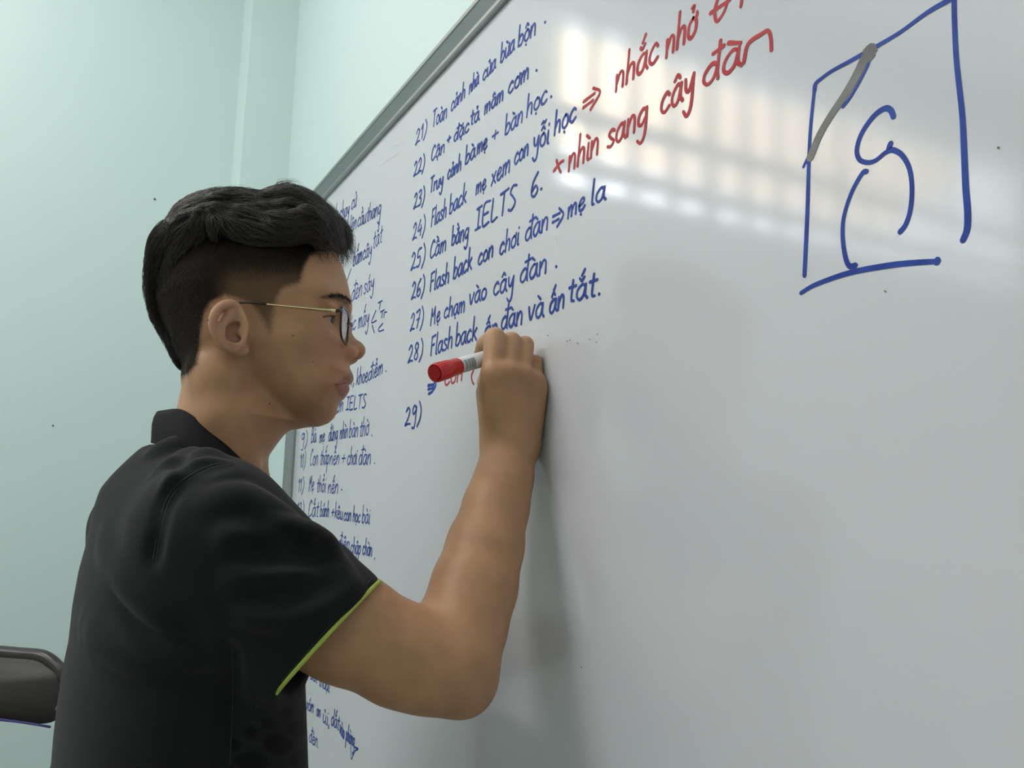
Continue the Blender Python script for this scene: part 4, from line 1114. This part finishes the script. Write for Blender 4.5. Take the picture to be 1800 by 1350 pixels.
# brow hairs and lashes
B0 = []
for s in (1, -1):
    for _ in range(260):
        t = rng.uniform(0, 1); px_ = 563 + 48 * t; py_ = np.interp(t, [0, .3, .7, 1], [522, 520, 524, 533]) + rng.normal(0, 1.8)
        sl2 = .050 - .036 * t
        q = hl(px_, py_, sl2)
        # push out to the skin
        c0 = np.array([.0, s * sl2 * .6, q[2]]); dr = np.array([q[0], s * sl2, q[2]]) - c0; dr /= np.linalg.norm(dr)
        rr = np.linspace(.05, .14, 300); v = hp.sample(c0 + rr[:, None] * dr); k = np.argmax(v > 0); B0.append((c0 + rr[k] * dr, s))
VV = []
for q, s in B0:
    n_ = hp.grad(q[None])[0]; d = np.array([-.35, s * .75, .25]) + rng.normal(0, .25, 3); d -= n_ * (d @ n_); d /= np.linalg.norm(d); e_ = np.cross(n_, d) * .00022
    VV += [q + e_, q - e_, q + d * .0055 + n_ * .0009]
VV = hp.wor(np.array(VV)); h_ = len(VV) // 2
for q in (VV[:h_], VV[h_:]): tag(mesh_obj('eyebrow', q, np.arange(len(q)).reshape(-1, 3), M['hair'], person), kind='stuff')
# ------------------------------------------------------------------ glasses
M['gold'] = mat('pale_gold_metal', (.80, .62, .34), .25, 1.0)
M['rim'] = mat('dark_brown_acetate', (.030, .014, .012), .25)
def lens_extra(m, nt, b):
    tr = nt.nodes.new('ShaderNodeBsdfTransparent'); gl = nt.nodes.new('ShaderNodeBsdfGlossy'); gl.inputs['Roughness'].default_value = .05
    mx = nt.nodes.new('ShaderNodeMixShader'); fr = nt.nodes.new('ShaderNodeFresnel'); fr.inputs[0].default_value = 1.5
    hf = nt.nodes.new('ShaderNodeMath'); hf.operation = 'MULTIPLY'; hf.inputs[1].default_value = .6; nt.links.new(fr.outputs[0], hf.inputs[0]); nt.links.new(hf.outputs[0], mx.inputs[0]); nt.links.new(tr.outputs[0], mx.inputs[1]); nt.links.new(gl.outputs[0], mx.inputs[2])
    nt.links.new(mx.outputs[0], nt.nodes['Material Output'].inputs['Surface'])
M['lens'] = mat('clear_lens', (.9, .92, .92), .05, extra=lens_extra)
gT = hl(600, 546, .062); gN = hl(612.5, 560, .011)
g0 = tag(empty('eyeglasses', tuple(hp.wor(gN * [1, 0, 1]))), 'thin glasses with gold temples and dark rims worn on the face', 'glasses')
def grel(V): return hp.wor(np.asarray(V)) - np.array(g0.location)
zc = hl(604, 574.5, .036)[2]; hh = .0168
for s in (1, -1):
    L = []
    for (u, v) in ((-1, .72), (-.93, .94), (-.6, 1.03), (0, 1.04), (.6, .97), (.93, .78), (1, .40), (.97, -.2), (.82, -.72), (.45, -.98), (0, -1.02), (-.5, -.97), (-.84, -.72), (-.98, -.2)):
        w = (u + 1) / 2      # 0 temporal .. 1 nasal
        L.append([gT[0] * (1 - w) + gN[0] * w + .0012 * (1 - u * u), s * (.062 * (1 - w) + .0115 * w), zc + hh * v])
    R_ = catmull(L, 5, True)
    fr_ = MB().tube(grel(R_), .00125, 8, True).build('rim', M['rim'], g0, True)
    c = R_.mean(0) + [.0008, 0, 0]; V = [c] + [c + (q - c) * .5 + [.0004, 0, 0] for q in R_] + [q for q in R_]; m = len(R_)
    F = [(0, 1 + k, 1 + (k + 1) % m) for k in range(m)] + [(1 + k, 1 + m + k, 1 + m + (k + 1) % m, 1 + (k + 1) % m) for k in range(m)]
    mesh_obj('lens', grel(V), F, M['lens'], g0, True)
    ml = lambda q: np.array([q[0], s * q[1], q[2]])
    h0 = hl(590, 546.5, .0705); MB().tube(grel([ml(hl(600.5, 545, .062)), ml(hl(597, 545.5, .067)), ml(h0)]), .0017, 8, flat=1.0).build('end_piece', M['rim'], g0, True)
    tm = [ml(h0), ml(hl(550, 543, .0745)), ml(hl(510, 539, .0765)), ml(hl(466, 534.5, .0775))]
    MB().tube(grel(catmull(tm, 5)), np.linspace(.0019, .0009, 16), 8).build('temple', M['gold'], g0, True)
    tt = [ml(hl(468, 534.5, .0775)), ml(hl(440, 532, .077)), ml(hl(416, 533, .0745)), ml(hl(398, 541, .071)), ml(hl(384, 560, .068)), ml(hl(376, 580, .066))]
    MB().tube(grel(catmull(tt, 5)), .0012, 8).build('temple_tip', M['rim'], g0, True)
    MB().tube(grel([[gN[0] - .001, s * .0115, zc + .002], [gN[0] - .005, s * .0105, zc - .002]]), .0009, 6).build('nose_pad', M['gold'], g0, True)
MB().tube(grel(catmull([[gN[0], .0115, zc + .008], [gN[0] + .003, .005, zc + .0105], [gN[0] + .003, -.005, zc + .0105], [gN[0], -.0115, zc + .008]], 5)), .0011, 8).build('bridge', M['rim'], g0, True)
# ------------------------------------------------------------------ marker in the hand
M['redp'] = mat('red_plastic', (.62, .02, .022), .3, bump=(40, .02, .001))
M['white'] = mat('white_plastic', (.78, .78, .80), .35)
M['ink'] = mat('printed_black', (.03, .03, .04), .4)
m0 = A3(764, 656, .842); m1 = A3(842, 633, .905); ax3 = (m1 - m0) / np.linalg.norm(m1 - m0)
Lm = (-.006 - m0[1]) / ax3[1]
mk = tag(empty('whiteboard_marker', tuple(m0)), 'red-capped white whiteboard marker held in the writing hand', 'marker')
Z0 = np.zeros(3)
MB().lathe(ax3 * .0, ax3, [(.0012, .0076), (.0, .0086), (.0006, .0094), (.0018, .0098), (.022, .0095), (.0222, .0095)], 40).build('cap_end', M['redp'], mk, True)
MB().lathe(ax3 * .0, ax3, [(-.0002, .0072), (.0004, .0074)], 32).build('cap_disc', mat('red_plastic_recess_shade', (.42, .012, .014), .35), mk)  # flush disc in darker red, a recess's shade put into the colour
MB().lathe(Z0, ax3, [(.0222, .0095), (.0226, .0092), (.038, .0090), (.0385, .0085)], 40).build('cap_sleeve', M['redp'], mk, True)
u_ = np.cross(ax3, [0, 0, 1.]); u_ /= np.linalg.norm(u_); v_ = np.cross(ax3, u_)
for k in range(20):
    a = k * 2 * math.pi / 20; o = u_ * math.cos(a) + v_ * math.sin(a)
    MB().tube([ax3 * .003 + o * .0096, ax3 * .0215 + o * .0093], .0005, 5).build('cap_rib', M['redp'], mk, True)
MB().lathe(Z0, ax3, [(.0385, .0083), (Lm - .030, .0083), (Lm - .027, .0070), (Lm - .012, .0062), (Lm - .010, .0040), (Lm - .004, .0036)], 40).build('barrel', M['white'], mk, True)
MB().lathe(Z0, ax3, [(Lm - .005, .0026), (Lm, .0018)], 16).build('nib', M['redp'], mk, True)
# printed barcode and a line of small print on the barrel (towards the camera)
tc_ = -ray(830, 640); tc_ -= ax3 * (tc_ @ ax3); tc_ /= np.linalg.norm(tc_); sd_ = np.cross(ax3, tc_)
if sd_[2] < 0: sd_ = -sd_
def print_patch(mb, t0, t1, a0, a1, r=.00836):
    V = []; n = 6
    for t in (t0, t1):
        for j in range(n + 1):
            a = a0 + (a1 - a0) * j / n; V.append(ax3 * t + r * (math.cos(a) * tc_ + math.sin(a) * sd_))
    mb.add(V, [(j, j + 1, n + 2 + j, n + 1 + j) for j in range(n)])
bc = MB(); t = .0415
while t < .060:
    w = random.choice((.0003, .0005, .0008)); print_patch(bc, t, t + w, -.75, .55); t += w + random.choice((.0003, .0004, .0007))
bc.build('barcode', M['ink'], mk)
pr = MB(); t = .0405
while t < .064:
    print_patch(pr, t, t + .0006, -1.02, -.88); t += .0011
pr.build('small_print', M['ink'], mk)

# ------------------------------------------------------------------ folding chair
M['chair'] = mat('dark_brown_enamel', (.030, .024, .023), .32, noise=(80, .4, (.038, .030, .028)), bump=(120, .05, .001))
M['chairf'] = mat('brown_vinyl', (.045, .038, .036), .55, bump=(300, .15, .0006))
M['blue_edge'] = mat('blue_piping', (.04, .04, .20), .5)
M['steel'] = mat('chair_steel', (.5, .5, .5), .35, .9)
Dc = 1.50
cR = at(128, 1163, Dc); right_ = np.array([AX[0, 0], AX[1, 0], 0]); right_ /= np.linalg.norm(right_); toc = np.array([-right_[1], right_[0], 0.])
if toc @ (CAM - cR) < 0: toc = -toc
cw = .225
cx = cR - right_ * cw; cz = at(20, 1152, Dc)[2]
ch = tag(empty('folding_chair', (cx[0], cx[1], 0)), 'dark brown folding chair standing by the far wall behind the person', 'chair')
def cl(x, y, z): return right_ * x + toc * y + np.array([0, 0, z])      # chair frame: right, towards camera, up
zt = cz; pl = []
for x, z in ((-cw, -.32), (-cw, -.10), (-cw + .006, -.045), (-cw + .046, -.006), (-.12, 0), (0, .003), (.12, 0), (cw - .046, -.006), (cw - .006, -.045), (cw, -.10), (cw, -.32)):
    pl.append(cl(x, -.015 + .02 * (x / cw) ** 2 + (.05 if z < -.3 else 0) * 0, zt + z))
pl = [cl(-cw, .05, zt - .48)] + pl + [cl(cw, .05, zt - .48)]
MB().tube(catmull(pl, 6), .0125, 12).build('back_frame', M['chair'], ch, True)
# pressed back panel with rounded corners and a raised field
def panel(k0, y0, k1, y1, nm, mt, zlo):
    out = []
    for a in np.linspace(0, 2 * np.pi, 49)[:-1]:
        c_, s_ = math.cos(a), math.sin(a); e = .38
        x = (cw - .004) * np.sign(c_) * abs(c_) ** e; z = np.sign(s_) * abs(s_) ** e
        out.append((x, z))
    V = []; n = len(out); zm = zt - .060; hz = .062
    for (k, y) in ((1.0, -.012), (1.0, y0), (k0, y0), (k1, y1), (.0, y1)):
        for (x, z) in out:
            xx = x * (1 - (1 - k) * .25) if k > 0 else 0; zz = hz * z * (1 - (1 - k)) if k > 0 else 0
            sag = .012 * (1 - (xx / cw) ** 2) * max(0, -z) * (k > 0)
            V.append(cl(xx, y + .018 * (xx / cw) ** 2, zm + zz + sag))
    F = []
    for i in range(4):
        for k in range(n): F.append((i * n + k, i * n + (k + 1) % n, (i + 1) * n + (k + 1) % n, (i + 1) * n + k))
    return mesh_obj(nm, V, F, mt, ch, True)
panel(.80, -.003, .70, .007, 'back_panel', M['chairf'], 0)
MB().tube([cl(x, .002 + .018 * (x / cw) ** 2, zt - .1175 + .012 * (1 - (x / cw) ** 2)) for x in np.linspace(-cw + .02, cw - .02, 16)], .0022, 6).build('edge_trim', M['blue_edge'], ch, True)
MB().lathe(cl(cw - .012, .012, zt - .085), toc, [(0, .005), (.003, .004)], 12).build('rivet', M['steel'], ch, True)
se = Field((-.24, -.02, .42), (.24, .44, .50), .006)
se.inflate([(-.20, .02), (.20, .02), (.215, .36), (.17, .41), (-.17, .41), (-.215, .36)], lambda a, b: .02 + 0 * a, lambda a, b: .018 + 0 * a, 0, ia=0, ib=1, il=2, off=.455)
v, q = se.mesh(); mesh_obj('seat', np.array([cl(*p) for p in v]), q, M['chairf'], ch, True)
for s in (-1, 1):
    MB().tube([cl(s * .215, .05, zt - .48), cl(s * .205, .12, .46), cl(s * .20, .40, .012)], .0115, 10).build('leg', M['chair'], ch, True)
    MB().tube([cl(s * .19, .33, .44), cl(s * .19, .02, .012)], .0115, 10).build('leg', M['chair'], ch, True)
MB().tube([cl(-.19, .05, .08), cl(.19, .05, .08)], .008, 8).build('stretcher', M['chair'], ch, True)
